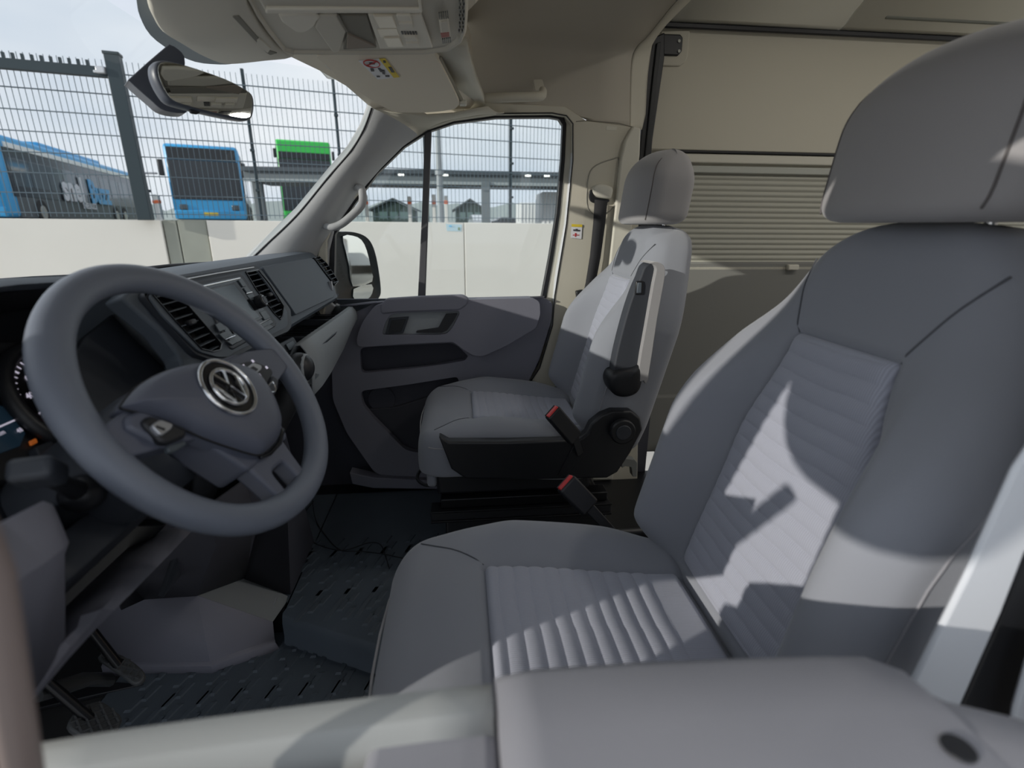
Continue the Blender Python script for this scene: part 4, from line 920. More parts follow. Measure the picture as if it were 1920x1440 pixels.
dome('airbag_cover', AB, Wn, .020, SPK, wh, depth=.022, power=2.6, rings=9)
tube('cover_gap', [p-Wn*.004 for p in AB], .0018, BLACK, wh, closed=True, k=6)
# emblem: round badge, V above W
ec = wp(428, 727, .040); er = .0375
eb = cyl('emblem', ec-Wn*.002, Wn, er, .002, mat('emblem_black', (.01, .01, .012), .15), wh, k=48, bevel=.0005)
tube('emblem_ring', [ec+(Wa*cos(2*pi*j/48)+Wb*sin(2*pi*j/48))*er+Wn*.001 for j in range(48)], .0026, CHROME, eb, closed=True)
r1 = .0245
tube('emblem_ring', [ec+(Wa*cos(2*pi*j/48)+Wb*sin(2*pi*j/48))*r1+Wn*.002 for j in range(48)], .0024, CHROME, eb, closed=True)
def emb(L): tube('emblem_letter', [ec+Wa*a*r1+Wb*b*r1+Wn*.0028 for a, b in L], .0021, CHROME, eb, k=6)
emb([(-.40, .86), (0, .16), (.40, .86)]); emb([(-.86, .38), (-.42, -.78), (0, .02), (.42, -.78), (.86, .38)])
# button pods
def pod(L, h, m, nm='button_pod', dep=.01, bev=.003): return prism(nm, rnd([wp(a, b, h) for a, b in L], .006), Wn, dep, m, wh, bevel=bev)
pod([(238, 778), (262, 768), (285, 775), (352, 806), (352, 822), (315, 836), (305, 833), (262, 812), (240, 800)], .019, SPK, 'spoke_trim', .012, .004)
p1 = pod([(266, 790), (280, 777), (352, 806), (350, 818), (318, 831), (304, 828)], .024, BLACK)
prism('rocker_switch', rnd([wp(a, b, .030) for a, b in [(284, 797), (300, 786), (326, 795), (322, 804), (306, 815), (300, 814)]], .004), Wn, .006, SILV, p1, bevel=.0015)
prism('rocker_mark', [wp(a, b, .0305) for a, b in [(294, 797), (311, 803), (309, 808), (292, 801)]], Wn, .002, BLACK, p1, bevel=.0005)
pod([(312, 836), (345, 826), (352, 832), (330, 846), (316, 848)], .018, mat('radio_key', 0), 'lower_key', .006, .002)
p2 = pod([(438, 686), (466, 676), (486, 680), (510, 692), (512, 700), (495, 730), (480, 712)], .024, BLACK)
prism('rocker_switch', rnd([wp(a, b, .030) for a, b in [(461, 690), (476, 680), (491, 685), (491, 692), (478, 702), (470, 700)]], .003), Wn, .006, SILV, p2, bevel=.0015)
prism('rocker_mark', [wp(a, b, .0305) for a, b in [(467, 691), (475, 686), (485, 692), (478, 699)]], Wn, .002, BLACK, p2, bevel=.0005)
for a, b in ((457, 686), (474, 677), (500, 689), (487, 703)): box('button_mark', wp(a, b, .0255), (.003, .004, .001), GL, p2, rot=Matrix((Wa, Wb, Wn)).transposed(), bevel=0)
p3 = pod([(497, 728), (512, 702), (524, 712), (520, 735), (512, 742)], .022, DASHD, 'side_key')
tube('chrome_loop', smooth_pts([wp(a, b, .026) for a, b in [(503, 725), (511, 716), (517, 728), (514, 735), (506, 733)]], 4), .0009, CHROME, p3, closed=True, k=6)
prism('gloss_bracket', [wp(a, b, .016) for a, b in [(489, 852), (506, 845), (523, 826), (531, 800), (536, 806), (530, 832), (511, 852), (492, 859)]], Wn, .006, PIANO, wh, bevel=.002)
# column cowl and stalks
cw_ = thing('column_cowl', 'dark steering column cowl behind the wheel', 'column cowl', (-.45, .63, .80))
axd = -Wn; rows = []
for t, a_, b_, cdn in ((.045, .060, .055, -.0), (.07, .076, .064, -.004), (.13, .086, .066, -.006), (.19, .088, .062, -.002), (.22, .08, .055, .004)):
    c = V((WC.x, .62, WC.z))+V((-cos(tt), 0, -sin(tt)))*t+Wb*cdn
    rows.append([c+V((0, 1, 0))*a_*(abs(cos(q))**.7)*(1 if cos(q) > 0 else -1)+Wb*b_*(abs(sin(q))**.7)*(1 if sin(q) > 0 else -1) for q in [2*pi*j/28 for j in range(28)]])
loft('cowl', rows, DASHD, cw_, closed=True, caps=True, ang=50)
rows = [[at(118, 1000, y=.50), at(200, 1000, y=.52), at(340, 1000, y=.60)], [at(120, 900, y=.50), at(200, 900, y=.50), at(330, 890, y=.60)]]
loft('lower_cover', [[V((x, y, z)) for x, z in ((-.42, .84), (-.40, .81), (-.43, .775), (-.60, .72))] for y in (.44, .48, .62, .80, .83)], DASHD, cw_, thick=.008)
sk = at(72, 886, y=.455); sb = at(155, 925, y=.53)
stk = thing('column_stalk', 'dark stalk with a switch head, left of the steering column', 'stalk', sb)
ax = (sb-sk).normalized()
tube('stalk_arm', [sk+ax*.02, sk.lerp(sb, .6), sb], [.008, .009, .012], BLACK, stk, k=12)
sphere('stalk_boot', sb, .022, BLACK, stk, sc=(1, 1, .9))
hx = V((.2, -.5, 1)); hs = ax.cross(hx).normalized(); hx = hs.cross(ax).normalized()
hd_ = box('switch_head', sk, (.040, .034, .022), DASHD, stk, rot=Matrix((ax, hs, hx)).transposed(), bevel=.006, seg=3)
box('stalk_print', sk+hx*.0115+ax*.004, (.010, .018, .001), mat('stalk_print', srgb((150, 156, 160)), .5), hd_, rot=Matrix((ax, hs, hx)).transposed(), bevel=0)
box('stalk_print', sk+hx*.0115-ax*.010, (.003, .018, .001), mat('stalk_print', 0), hd_, rot=Matrix((ax, hs, hx)).transposed(), bevel=0)
s2a, s2b = at(505, 850, y=.80), V((-.40, .74, .88))
# ================================================================== FLOOR: mats, pedals, cable
MATB = mat('rubber_mat', srgb((78, 87, 96)), .6, bump=.3, bscale=500, var=.25, vscale=5)
def treads(name, z, xs, ys, inside, parent, hgt=.004, slant=.35, LB=.044, WB=.016):
    vs, fs = [], []
    def blk_(x, y, L, w):
        k = len(vs); sx = slant*L
        c = [(x-w/2, y-L/2), (x+w/2, y-L/2), (x+w/2+sx, y+L/2), (x-w/2+sx, y+L/2)]
        for f_, zz in ((1, z), (.8, z+hgt)):
            for a, b in c: vs.append(V((x+sx/2+(a-x-sx/2)*f_, y+(b-y)*f_, zz)))
        fs.extend([(k+4, k+5, k+6, k+7), (k, k+1, k+5, k+4), (k+1, k+2, k+6, k+5), (k+2, k+3, k+7, k+6), (k+3, k, k+4, k+7)])
    x = xs[0]; i = 0
    while x < xs[1]:
        y = ys[0]+(LB*.6 if i % 2 else 0); 
        while y < ys[1]:
            if inside(x, y): blk_(x, y, LB, WB)
            y += LB*1.35
        if i % 2:
            x += .058
            y = ys[0]
            while y < ys[1]:
                if inside(x-.030, y): blk_(x-.030, y, .13, .013)
                y += .19
        else: x += WB*1.25
        i += 1
    o = obj(name, vs, fs, MATB, parent, ang=20); o['kind'] = 'stuff'; return o
m1 = thing('floor_mat', 'black rubber driver footwell mat with raised treads', 'floor mat', (-.4, .7, FZ), 'rubber floor mats')
box('mat_sheet', (-.38, .70, FZ+.004), (1.0, 1.0, .008), MATB, m1, bevel=.003)
treads('tread_blocks', FZ+.008, (-.80, .1), (.40, 1.18), lambda x, y: True, m1)
eA, eB = at(530, 1150, z=.145), at(700, 1203, z=.145)
m2 = thing('floor_mat', 'black rubber centre mat on the raised cab floor, under a thin cable', 'floor mat', (-.4, 1.4, .13), 'rubber floor mats')
fA = at(455, 1084, z=.145); dE = (eB-eA)
eC = eA+dE*3.2
lo = lambda p, z: V((p.x, p.y, z))
edge = [fA, at(540, 1117, z=.145), at(537, 1140, z=.145), eA, eB, eC]
push = V((.0, -.012, 0))
loft('mat_sheet', [[lo(p, FZ+.008)+push*1.6 for p in edge], [lo(p, FZ+.03)+push for p in edge], [lo(p, .120)+push for p in edge], [lo(p, .137)+push*.5 for p in edge], [lo(p, .145) for p in edge], [V((min(p.x+.0, 9), 1.80, .145)) for p in edge]], MATB, m2, ang=60)
def ins2(x, y):
    a = eA+(eB-eA)*((x-eA.x)/(eB.x-eA.x)) if x > eA.x else V((x, at(500, 1100, z=.145).y+.03, 0)); return y > a.y+.03 and y < 1.5
treads('tread_blocks', .145, (-.66, .1), (1.0, 1.62), ins2, m2)
pt = struct(box('floor_step', (.1, 1.55, .075), (1.7, .72, .12), BLACK, bevel=.01), 'raised black cab floor under the passenger seat')
# cable
cb = [(525, 900, .20), (528, 935, .18), (560, 975, .16), (590, 1010, .155), (640, 1033, .152), (690, 1016, .155), (705, 1014, .156), (722, 1030, .155), (738, 1072, .15)]
c_ = tube('cable', smooth_pts([at(a, b, z=z) for a, b, z in [(588, 940, .17), (572, 962, .155), (570, 990, .152), (585, 1015, .15), (620, 1029, .15), (650, 1031, .15), (690, 1018, .15), (712, 1020, .15), (722, 1040, .15), (730, 1066, .15)]], 6, False), .0016, BLACK, k=6)
tag(c_, 'thin black cable lying in a loop on the centre mat', 'cable')
c_ = tube('cable', smooth_pts([at(a, b, z=z) for a, b, z in [(585, 930, .19), (592, 975, .152), (615, 1010, .15), (640, 1032, .153), (680, 1034, .15), (725, 1040, .15), (760, 1048, .15)]], 6, False), .0016, BLACK, k=6)
tag(c_, 'thin black cable crossing the looped one towards the driver seat', 'cable')
# pedals
PED = mat('pedal_rubber', srgb((74, 76, 78)), .6, bump=.4, bscale=200)
def pedal(name, label, L, z0, thickn, arm):
    P_ = [at(a, b, z=z) for a, b, z in L]; c = sum(P_, V())/len(P_); n = (P_[1]-P_[0]).cross(P_[2]-P_[1]).normalized()
    if n.dot(CAM-c) < 0: n = -n
    P_ = [p-n*((p-c).dot(n)) for p in P_]
    t = thing(name, label, 'pedal', c); pr = prism('pad', smooth_pts(P_, 3), n, .012, PED, t, bevel=.003)
    u1 = (P_[1]-P_[0]).normalized(); u2 = n.cross(u1); rr = max((p-c).length for p in P_)
    sg = []
    for ang in (45, -45):
        d_ = u1*cos(radians(ang))+u2*sin(radians(ang)); e_ = n.cross(d_)
        for k in range(-5, 6):
            o_ = c+e_*k*.013
            # clip line against the outline
            ts = []
            for a, b in zip(P_, P_[1:]+P_[:1]):
                ka, kb = (a-o_).dot(e_), (b-o_).dot(e_)
                if ka*kb < 0: ts.append((a.lerp(b, ka/(ka-kb))-o_).dot(d_))
            if len(ts) >= 2 and max(ts)-min(ts) > .012: sg.append((o_+d_*(min(ts)+.003)+n*.0015, o_+d_*(max(ts)-.003)+n*.0015, .0016))
    bars('grip_ribs', sg, 0, PED, t)
    tube('pedal_arm', [c-n*.01, c-n*.03+V(arm)*.5, c+V(arm)], .009, STEEL, t)
pedal('brake_pedal', 'black ribbed brake pedal, the higher pedal by the console', [(180, 1226, .34), (205, 1216, .34), (240, 1230, .33), (272, 1262, .31), (256, 1290, .29), (230, 1272, .30), (200, 1248, .32)], .2, .01, (-.10, .02, .25))
pedal('clutch_pedal', 'black ribbed clutch pedal, the lower pedal nearest the door', [(128, 1356, .31), (150, 1325, .31), (187, 1312, .30), (214, 1324, .29), (232, 1344, .28), (200, 1390, .27), (150, 1390, .28)], .2, .01, (-.14, .02, .28))
tube('pedal_bracket', [at(66, 1302, z=.36), at(110, 1290, z=.34), at(160, 1274, z=.31), at(205, 1274, z=.28)], .012, mat('bracket_grey', srgb((86, 88, 90)), .35, metal=.5), None, r2=.022)
tag(bpy.data.objects['pedal_bracket'], 'grey metal pedal bracket between the two pedals', 'bracket')
struct(prism('trim_31', [at(a, b, z=FZ+.012) for a, b in ((60, 1330), (190, 1300), (270, 1282), (180, 1276), (60, 1300))], (0, 0, 1), .01, BLACK, bevel=.002), 'black footwell floor lining by the pedals')
# ================================================================== PASSENGER DOOR
door = thing('passenger_door', 'grey lined passenger door with armrest, pocket and divided window', 'door', (0, 1.88, .15))
Yd = 1.862
def dpl(name, L, y, m, dep=.02, parent=None, bev=.004, r=.01, holes=(), n=YN, seg=3): return prism(name, rnd(pxs(L, y=y), r), n, dep, m, parent or door, holes=[rnd(pxs(h, y=y), r) for h in holes], bevel=bev, seg=seg)
base = [(640, 600), (690, 575), (705, 566), (1018, 558), (1036, 566), (1034, 600), (1012, 672), (985, 728), (960, 790), (905, 900), (740, 900), (702, 886), (650, 812), (624, 750), (622, 690), (634, 640)]
up_pocket = [(675, 652), (700, 650), (848, 643), (862, 652), (878, 668), (872, 676), (800, 688), (677, 700)]
lo_pocket = [(676, 733), (760, 722), (860, 706), (860, 850), (775, 848), (758, 842), (700, 784), (680, 760)]
dpl('door_lining', base, Yd-.035, DOORP, .03, holes=[up_pocket, lo_pocket], bev=.006, r=.02)
dpl('pocket_back', [(660, 640), (890, 640), (890, 705), (660, 710)], Yd+.01, DOORD, .01, r=.01)
dpl('pocket_back', [(655, 715), (870, 700), (870, 880), (720, 880), (660, 800)], Yd+.02, DOORD, .01, r=.01)
dpl('speaker_ledge', [(688, 768), (740, 764), (860, 728), (860, 850), (770, 848)], Yd+.0, mat('door_mid_lining', srgb((62, 63, 70)), .8), .02, r=.015)
cyl('speaker_grille', at(716, 748, y=Yd+.018), YN, .052, .008, DOORD, door, k=36, bevel=.003)
arm_ = [(668, 640), (672, 622), (682, 600), (700, 576), (712, 570), (870, 562), (1000, 559), (1012, 566), (1013, 590), (1005, 615), (950, 648), (905, 668), (888, 667), (868, 655), (850, 641), (760, 645), (690, 650), (672, 650)]
hrec = [(716, 628), (722, 606), (732, 590), (745, 587), (860, 583), (862, 588), (848, 615), (838, 626), (820, 628)]
Ya = Yd-.085
dpl('armrest', arm_, Ya, DOORP, .06, bev=.010, r=.012, holes=[hrec], seg=4)
dpl('armrest_cap', [(712, 573), (724, 560), (790, 556), (868, 553), (880, 560), (876, 572), (862, 582), (748, 586), (728, 588), (715, 590)], Ya-.004, DOORP, .03, bev=.006, r=.01)
dpl('recess_face', hrec, Ya+.018, BAND, .01, bev=0, r=.004)
dpl('window_switch', [(722, 627), (730, 597), (767, 594), (756, 625)], Ya+.008, DASHD, .012, bev=.002, r=.004)
dpl('switch_key', [(728, 624), (734, 600), (761, 598), (752, 622)], Ya+.005, BLACK, .006, bev=.002, r=.004)
dpl('handle_pull', [(780, 624), (781, 621), (822, 615), (836, 589), (858, 588), (850, 603), (838, 620), (828, 624)], Ya+.002, BLACK, .014, bev=.003, r=.003)
# sill top
sl_ = [[at(a, b, y=1.86)+V((0, 0, 0)), at(a, b, y=1.86)+V((0, -.030, .004)), at(a, b+2, y=1.80)] for a, b in ((640, 573), (700, 566), (780, 561), (900, 559), (1018, 556))]
loft('window_sill', sl_, DOORP, door, thick=.004, ang=50)
# window frame: black seal around the glass, divider bar
WIN = [(628, 440), (636, 428), (664, 384), (708, 325), (758, 276), (804, 247), (852, 231), (930, 221), (1030, 220), (1048, 223), (1055, 234), (1052, 300), (1043, 400), (1030, 480), (1015, 560), (900, 562), (786, 565), (700, 572), (655, 590), (632, 590), (626, 540)]
wout = [(608, 445), (618, 428), (651, 381), (698, 319), (751, 268), (799, 238), (850, 222), (930, 213), (1034, 212), (1056, 216), (1062, 232), (1059, 300), (1050, 400), (1038, 480), (1021, 572), (900, 574), (786, 577), (700, 584), (660, 600), (612, 600), (606, 540)]
prism('window_seal', pxs(wout, y=1.868), YN, .03, BLACK, door, holes=[pxs(WIN, y=1.868)], bevel=.002)
prism('door_frame', pxs([(604, 452), (614, 424), (646, 378), (695, 315), (748, 262), (797, 231), (850, 215), (930, 206), (1036, 205), (1070, 209), (1084, 230), (1082, 300), (1069, 430), (1050, 560), (1044, 612), (1016, 612), (1022, 572), (1038, 480), (1050, 400), (1059, 300), (1062, 232), (1056, 216), (1034, 212), (930, 213), (850, 222), (799, 238), (751, 268), (698, 319), (651, 381), (618, 428), (608, 445)], y=1.872), YN, .03, CREAML, door, bevel=.001)
prism('window_divider', pxs([(796, 250), (809, 244), (803, 400), (797, 566), (783, 566), (791, 400)], y=1.866), YN, .03, CHAR, door, bevel=.003)
prism('window_pane', pxs(WIN, y=1.885), YN, .004, glass('clear_glass'), door, bevel=0)
# outer skin so that the door has a body
box('outer_skin', (-.0, 1.925, .40), (.86, .02, .95), PAINT, door, bevel=.01)
# front frame rail of the door (pale strip beside the quarter glass)
prism('frame_strip', pxs([(598, 430), (609, 436), (609, 560), (640, 575), (600, 575)], y=1.868), YN, .02, PILL, door, bevel=.002)
# grab handle on the windscreen pillar
gh = tube('grab_handle', smooth_pts([at(664, 352, y=1.80), at(676, 352, y=1.765), at(680, 366, y=1.755), at(678, 384, y=1.755), at(662, 402, y=1.76), at(640, 420, y=1.765), at(622, 426, y=1.77), at(606, 422, y=1.80)], 5, False), .011, PILL, k=12, r2=.013)
tag(gh, 'grey curved grab handle on the windscreen pillar', 'grab handle')
# ================================================================== BELT PILLAR FITTINGS
bp = thing('shoulder_belt', 'black shoulder belt hanging from the belt pillar beside the passenger seat', 'seat belt', at(1100, 550, y=1.80), )
rec_ = [(1104, 330), (1118, 310), (1150, 298), (1160, 300), (1156, 352), (1150, 388), (1130, 402), (1110, 400), (1100, 380)]
rr_ = smooth_pts(pxs(rec_, y=Yb-.001), 3)
rp = tag(tube('belt_guide', rr_, .0022, mat('trim_line_grey', srgb((150, 148, 138)), .7), closed=True, k=8), 'cream belt guide recess moulding on the belt pillar', 'belt guide')
prism('guide_face', rr_, YN, .002, CREAM, rp, bevel=.0005)
dome('guide_cap', smooth_pts(pxs([(1112, 352), (1118, 346), (1130, 345), (1148, 352), (1147, 366), (1142, 373), (1122, 370), (1113, 362)], y=1.815), 3), YN, .008, CREAML, rp, depth=.02)
prism('guide_slot', smooth_pts(pxs([(1106, 358), (1112, 356), (1116, 370), (1142, 374), (1138, 380), (1112, 380), (1105, 370)], y=1.822), 3), YN, .01, BLACK, rp, bevel=.002)
bl_ = [(1115, 374, 1139, 378), (1112, 420, 1134, 424), (1106, 480, 1126, 482), (1098, 530, 1116, 534), (1090, 566, 1106, 568)]
loft('webbing', [[at(a, b, y=1.806), at((a+c)/2, (b+d)/2, y=1.803), at(c, d, y=1.808)] for a, b, c, d in bl_], WEB, bp, thick=.002)
prism('belt_tongue', pxs([(1080, 546), (1094, 543), (1098, 556), (1090, 566), (1082, 560)], y=1.80), YN, .02, BLACK, bp, bevel=.004)
def sticker(name, label, L, y, n, off, band, parent=None):
    pass
sk_ = prism('warning_sticker', pxs([(1072, 420), (1092, 421), (1090, 448), (1070, 446)], y=Yb-.003), YN, .001, WHITE, bevel=0)
tag(sk_, 'small white and yellow warning sticker on the belt pillar', 'sticker')
prism('yellow_band', pxs([(1072, 420), (1092, 421), (1091.6, 426), (1071.6, 425)], y=Yb-.0042), YN, .001, YEL, sk_, bevel=0)
for L in ([(1075, 430), (1088, 431), (1087, 434), (1075, 433)], [(1079, 429), (1083, 429), (1083, 432), (1079, 432)]): prism('pictogram', pxs(L, y=Yb-.0042), YN, .001, INK, sk_, bevel=0)
for L in ([(1078, 437), (1081, 437), (1080, 444), (1078, 444)], [(1074, 440), (1086, 440), (1086, 441.5), (1074, 441.5)]): prism('pictogram', pxs(L, y=Yb-.0042), YN, .001, REDP, sk_, bevel=0)
tr_ = [at(a, b, y=Yb-.0008) for a, b in ((1080, 228), (1100, 226), (1160, 231), (1186, 238))]
struct(tube('trim_14', tr_, .0012, mat('joint_grey', srgb((120, 116, 106)), .8), k=6), 'joint line between headliner and belt pillar trim')
box_ = tag(prism('airbag_tag', rnd(pxs([(1137, 236), (1157, 237), (1156, 245), (1136, 244)], y=Yb-.001), .003), YN, .002, CREAML, bevel=.0006), 'small oval moulded tag high on the belt pillar', 'tag')
# low grey bracket behind the passenger seat
bk = tag(prism('floor_bracket', rnd(pxs([(1166, 866), (1172, 860), (1190, 862), (1195, 868), (1194, 894), (1186, 894), (1184, 876), (1172, 874), (1166, 878)], y=1.6), .004), YN, .03, mat('bracket_pale', srgb((128, 130, 128)), .6), bevel=.003), 'pale grey bracket low behind the passenger seat', 'bracket')
# ================================================================== OVERHEAD
VIS = mat('visor_cream', srgb((226, 216, 198)), .75, bump=.2, bscale=700)
HZ = 1.515
header = [(548, 106), (600, 131), (650, 160), (699, 204), (745, 213), (850, 211), (890, 204), (905, 192)]
sh = thing('overhead_shelf', 'cream overhead shelf above the windscreen with the sun visor bay', 'overhead shelf', (-.2, 1.07, 1.53))
# underside: header line -> rear lip
fr = [at(548, 106, z=1.533), at(600, 131, z=1.528), at(650, 160, z=1.520), at(699, 203, y=1.70)]
U0 = V((-.47, 1.07, 1.55)); 
under = [V((-.62, .30, 1.53)), V((-.60, .60, 1.545)), V((-.57, 1.07, 1.548))]+fr
rearl = [V((.045, .30, 1.53)), V((.045, .60, 1.53)), V((.040, 1.07, 1.535)), at(800, 96, z=1.535), at(825, 120, z=1.535), at(850, 150, z=1.53), at(880, 203, y=1.72)]
rows = []
for a, b in zip(under, rearl):
    r_ = [a+V((0, 0, .03)), a]; r_ += [a.lerp(b, t) for t in (.25, .5, .75, .92)]; r_ += [b, b+V((.012, 0, .012)), b+V((.015, 0, .05)), b+V((.005, 0, .20)), b+V((-.02, 0, .26))]
    rows.append(r_)
loft('shelf_body', rows, mat('shelf_cream', srgb((222, 213, 196)), .75, bump=.2, bscale=700), sh, ang=45, thick=.004)
# rear lip band, bright edge right of the visor
lp = [[at(a, b, z=1.530 if b < 170 else 1.52) for a, b in r_] for r_ in ([(812, 84), (848, 80), (874, 78)], [(830, 112), (862, 110), (882, 108)], [(852, 150), (880, 148), (893, 146)], [(868, 190), (892, 188), (906, 180)], [(872, 206), (896, 203), (910, 190)])]
lip = loft('shelf_lip', lp, CREAML, sh, thick=.02, ang=50)
# sun visor
vz = 1.512
vs_ = thing('sun_visor', 'cream passenger sun visor folded up, with a warning sticker', 'sun visor', at(740, 160, z=vz))
VP = at(745, 210, y=1.70); VQ = at(610, 112, z=1.525); VR = at(806, 98, z=1.522)
VNn = (VQ-VP).cross(VR-VP).normalized(); VNn = VNn if VNn.z < 0 else -VNn
def vpt(px, py, off=0): return at(px, py, P=VP+VNn*off, N=VNn)
vo = [(596, 110), (606, 104), (700, 100), (806, 98), (816, 104), (840, 148), (860, 190), (858, 199), (846, 206), (800, 211), (748, 211), (735, 208), (700, 190), (640, 150), (626, 138), (618, 128)]
prism('visor_board', smooth_pts([vpt(a, b, .012) for a, b in vo], 3), VNn, .016, VIS, vs_, bevel=.005, seg=3)
prism('hinge_block', smooth_pts([vpt(a, b, .010) for a, b in [(608, 120), (618, 116), (634, 118), (636, 124), (626, 134), (616, 130)]], 3), VNn, .02, CREAML, vs_, bevel=.003)
tube('visor_rod', [vpt(822, 106, -.0), vpt(866, 190, -.0)], .006, mat('trim_shadow_grey', srgb((140, 136, 122)), .7), vs_)  # grey strip painting the shade in the groove beside the visor
box('hook_clip', vpt(868, 193, .004), (.02, .03, .012), CREAML, vs_, bevel=.003)
SN = .0135
stc = prism('visor_sticker', [vpt(a, b, SN) for a, b in [(672, 114), (722, 110), (749, 145), (708, 149)]], VNn, .0012, WHITE, vs_, bevel=0)
prism('yellow_band', [vpt(a, b, SN+.001) for a, b in [(711, 111), (722, 110), (749, 145), (738, 146)]], VNn, .001, YEL, stc, bevel=0)
cc = vpt(697, 119.5, SN+.0015); vv1 = (vpt(705, 119.5, SN)-vpt(689, 119.5, SN)).normalized(); vv2 = VNn.cross(vv1)
rr0 = .5*(vpt(712, 120, SN)-vpt(681, 119, SN)).length*.92
A_ = vpt(712, 120.5, SN)-cc; B_ = vpt(699, 126, SN)-cc
tube('prohibition_ring', [cc+A_*cos(2*pi*j/28)+B_*sin(2*pi*j/28) for j in range(28)], .0014, REDP, stc, closed=True, k=6)
tube('prohibition_bar', [cc+A_*.7-B_*.7, cc-A_*.7+B_*.7], .0013, REDP, stc, k=6)
for L in ([(692, 118), (702, 118), (703, 121), (693, 121)], [(694, 129), (700, 129), (702, 134), (696, 134)], [(708, 128), (713, 129), (718, 136), (713, 135)], [(716, 132), (721, 132), (722, 140), (717, 139)], [(706, 143), (712, 143), (712.5, 145), (706.5, 145)], [(722, 142), (730, 142), (730.5, 144.5), (723, 144.5)], [(718, 114), (722, 114), (724, 118), (719, 118)], [(728, 126), (734, 126), (740, 136), (734, 136)]):
    prism('pictogram', [vpt(a, b, SN+.0018) for a, b in L], VNn, .0008, INK, stc, bevel=0)
# overhead console (lamps, switches, microphone)
oc = thing('overhead_console', 'grey overhead console with map lamps, buttons and a trinket bay', 'overhead console', (-.2, 1.07, 1.52))
OCM = mat('console_grey', srgb((208, 202, 188)), .6, bump=.2, bscale=700); OCL = mat('console_light', srgb((228, 222, 208)), .55)
OZ = 1.475
def oz(px, py, off=0): return at(px, py, z=OZ-off)
ce = [(462, 0), (478, 30), (500, 62), (530, 98), (548, 103), (700, 104), (800, 103), (845, 97), (868, 82), (876, 64), (878, 30), (880, -40), (880, -330), (430, -330), (430, -40)]
CE = [oz(a, b) for a, b in ce]
CE = [p if p.y > .78 else V((p.x, .80, p.z)) for p in CE]
rows = []
cen = V((-.2, 1.05, OZ))
for k, dz in ((1.0, .085), (1.0, .012), (.992, .004), (.978, 0), (.955, 0.001), (.94, .006)):
    rows.append([V((cen.x+(p.x-cen.x)*k, cen.y+(p.y-cen.y)*k, OZ+dz)) for p in CE])
loft('console_body', rows, OCM, oc, closed=True, caps=True, ang=35)
# rear face strip with recess line along the upper part
prism('rear_pad', [oz(a, b, .003) for a, b in [(498, 24), (790, 26), (788, 8), (786, -60), (478, -60), (484, 0)]], (0, 0, -1), .01, OCM, oc, bevel=.004, seg=3)
prism('pad_edge', [oz(a, b, .008) for a, b in [(500, 18), (786, 20), (783, -2), (788, -2), (792, 25), (498, 26)]], (0, 0, -1), .006, OCL, oc, bevel=.002)
lens = prism('lamp_panel', [oz(a, b, .005) for a, b in [(690, 29), (790, 29), (812, 90), (712, 92)]], (0, 0, -1), .006, OCL, oc, bevel=.002)
for L in ([(700, 31), (736, 31), (744, 53), (711, 53)], [(719, 72), (749, 71), (756, 88), (727, 89)]): prism('map_lamp', [oz(a, b, .008) for a, b in L], (0, 0, -1), .005, LAMP, lens, bevel=.0015)
prism('dome_lamp', [oz(a, b, .006) for a, b in [(706, 55), (744, 54), (750, 70), (714, 71)]], (0, 0, -1), .004, LAMP, lens, bevel=.001)
for L in ([(743, 30), (769, 30), (773, 40), (747, 40)], [(748, 45), (773, 45), (776, 54), (751, 54)], [(758, 71), (780, 70), (784, 78), (761, 79)], [(761, 82), (784, 81), (786, 88), (764, 89)]): prism('console_button', [oz(a, b, .010) for a, b in L], (0, 0, -1), .006, OCL, lens, bevel=.0015)
for k in range(6): prism('vent_slot', [oz(a+k*5.2, b, .0062) for a, b in [(752, 60), (755, 60), (757, 65), (754, 65)]], (0, 0, -1), .002, BLACK, lens, bevel=0)
# microphone / sos switch
sos = prism('sos_switch', [oz(a, b, .006) for a, b in [(823, 40), (841, 38), (845, 70), (828, 72)]], (0, 0, -1), .006, OCL, oc, bevel=.002)
prism('red_marker', [oz(a, b, .0068) for a, b in [(826, 63), (842, 61), (843, 69), (828, 71)]], (0, 0, -1), .001, mat('faded_red', srgb((170, 96, 88)), .6), sos, bevel=0)
prism('switch_face', [oz(a, b, .0085) for a, b in [(826, 43), (839, 41), (842, 60), (828, 62)]], (0, 0, -1), .003, OCM, sos, bevel=.001)
for k in range(5): prism('grille_slot', [oz(a+k*3.8, b-k*.6, .0062) for a, b in [(822.5, 25), (824.5, 24.7), (826, 37), (824, 37.3)]], (0, 0, -1), .002, BLACK, oc, bevel=0)
for k in range(5): prism('grille_slot', [oz(a+k*3.4, b-k*.6, .0062) for a, b in [(829, 74), (831, 73.7), (832, 82), (830, 82.3)]], (0, 0, -1), .002, BLACK, oc, bevel=0)
for r__ in range(9):
    for k in range(2): box('speaker_slot', oz(862-r__*.0+k*6+(r__ % 2)*1.5-(1 if r__ > 6 else 0), 2+r__*7, .003), (.0022, .008, .004), BLACK, oc, bevel=0)
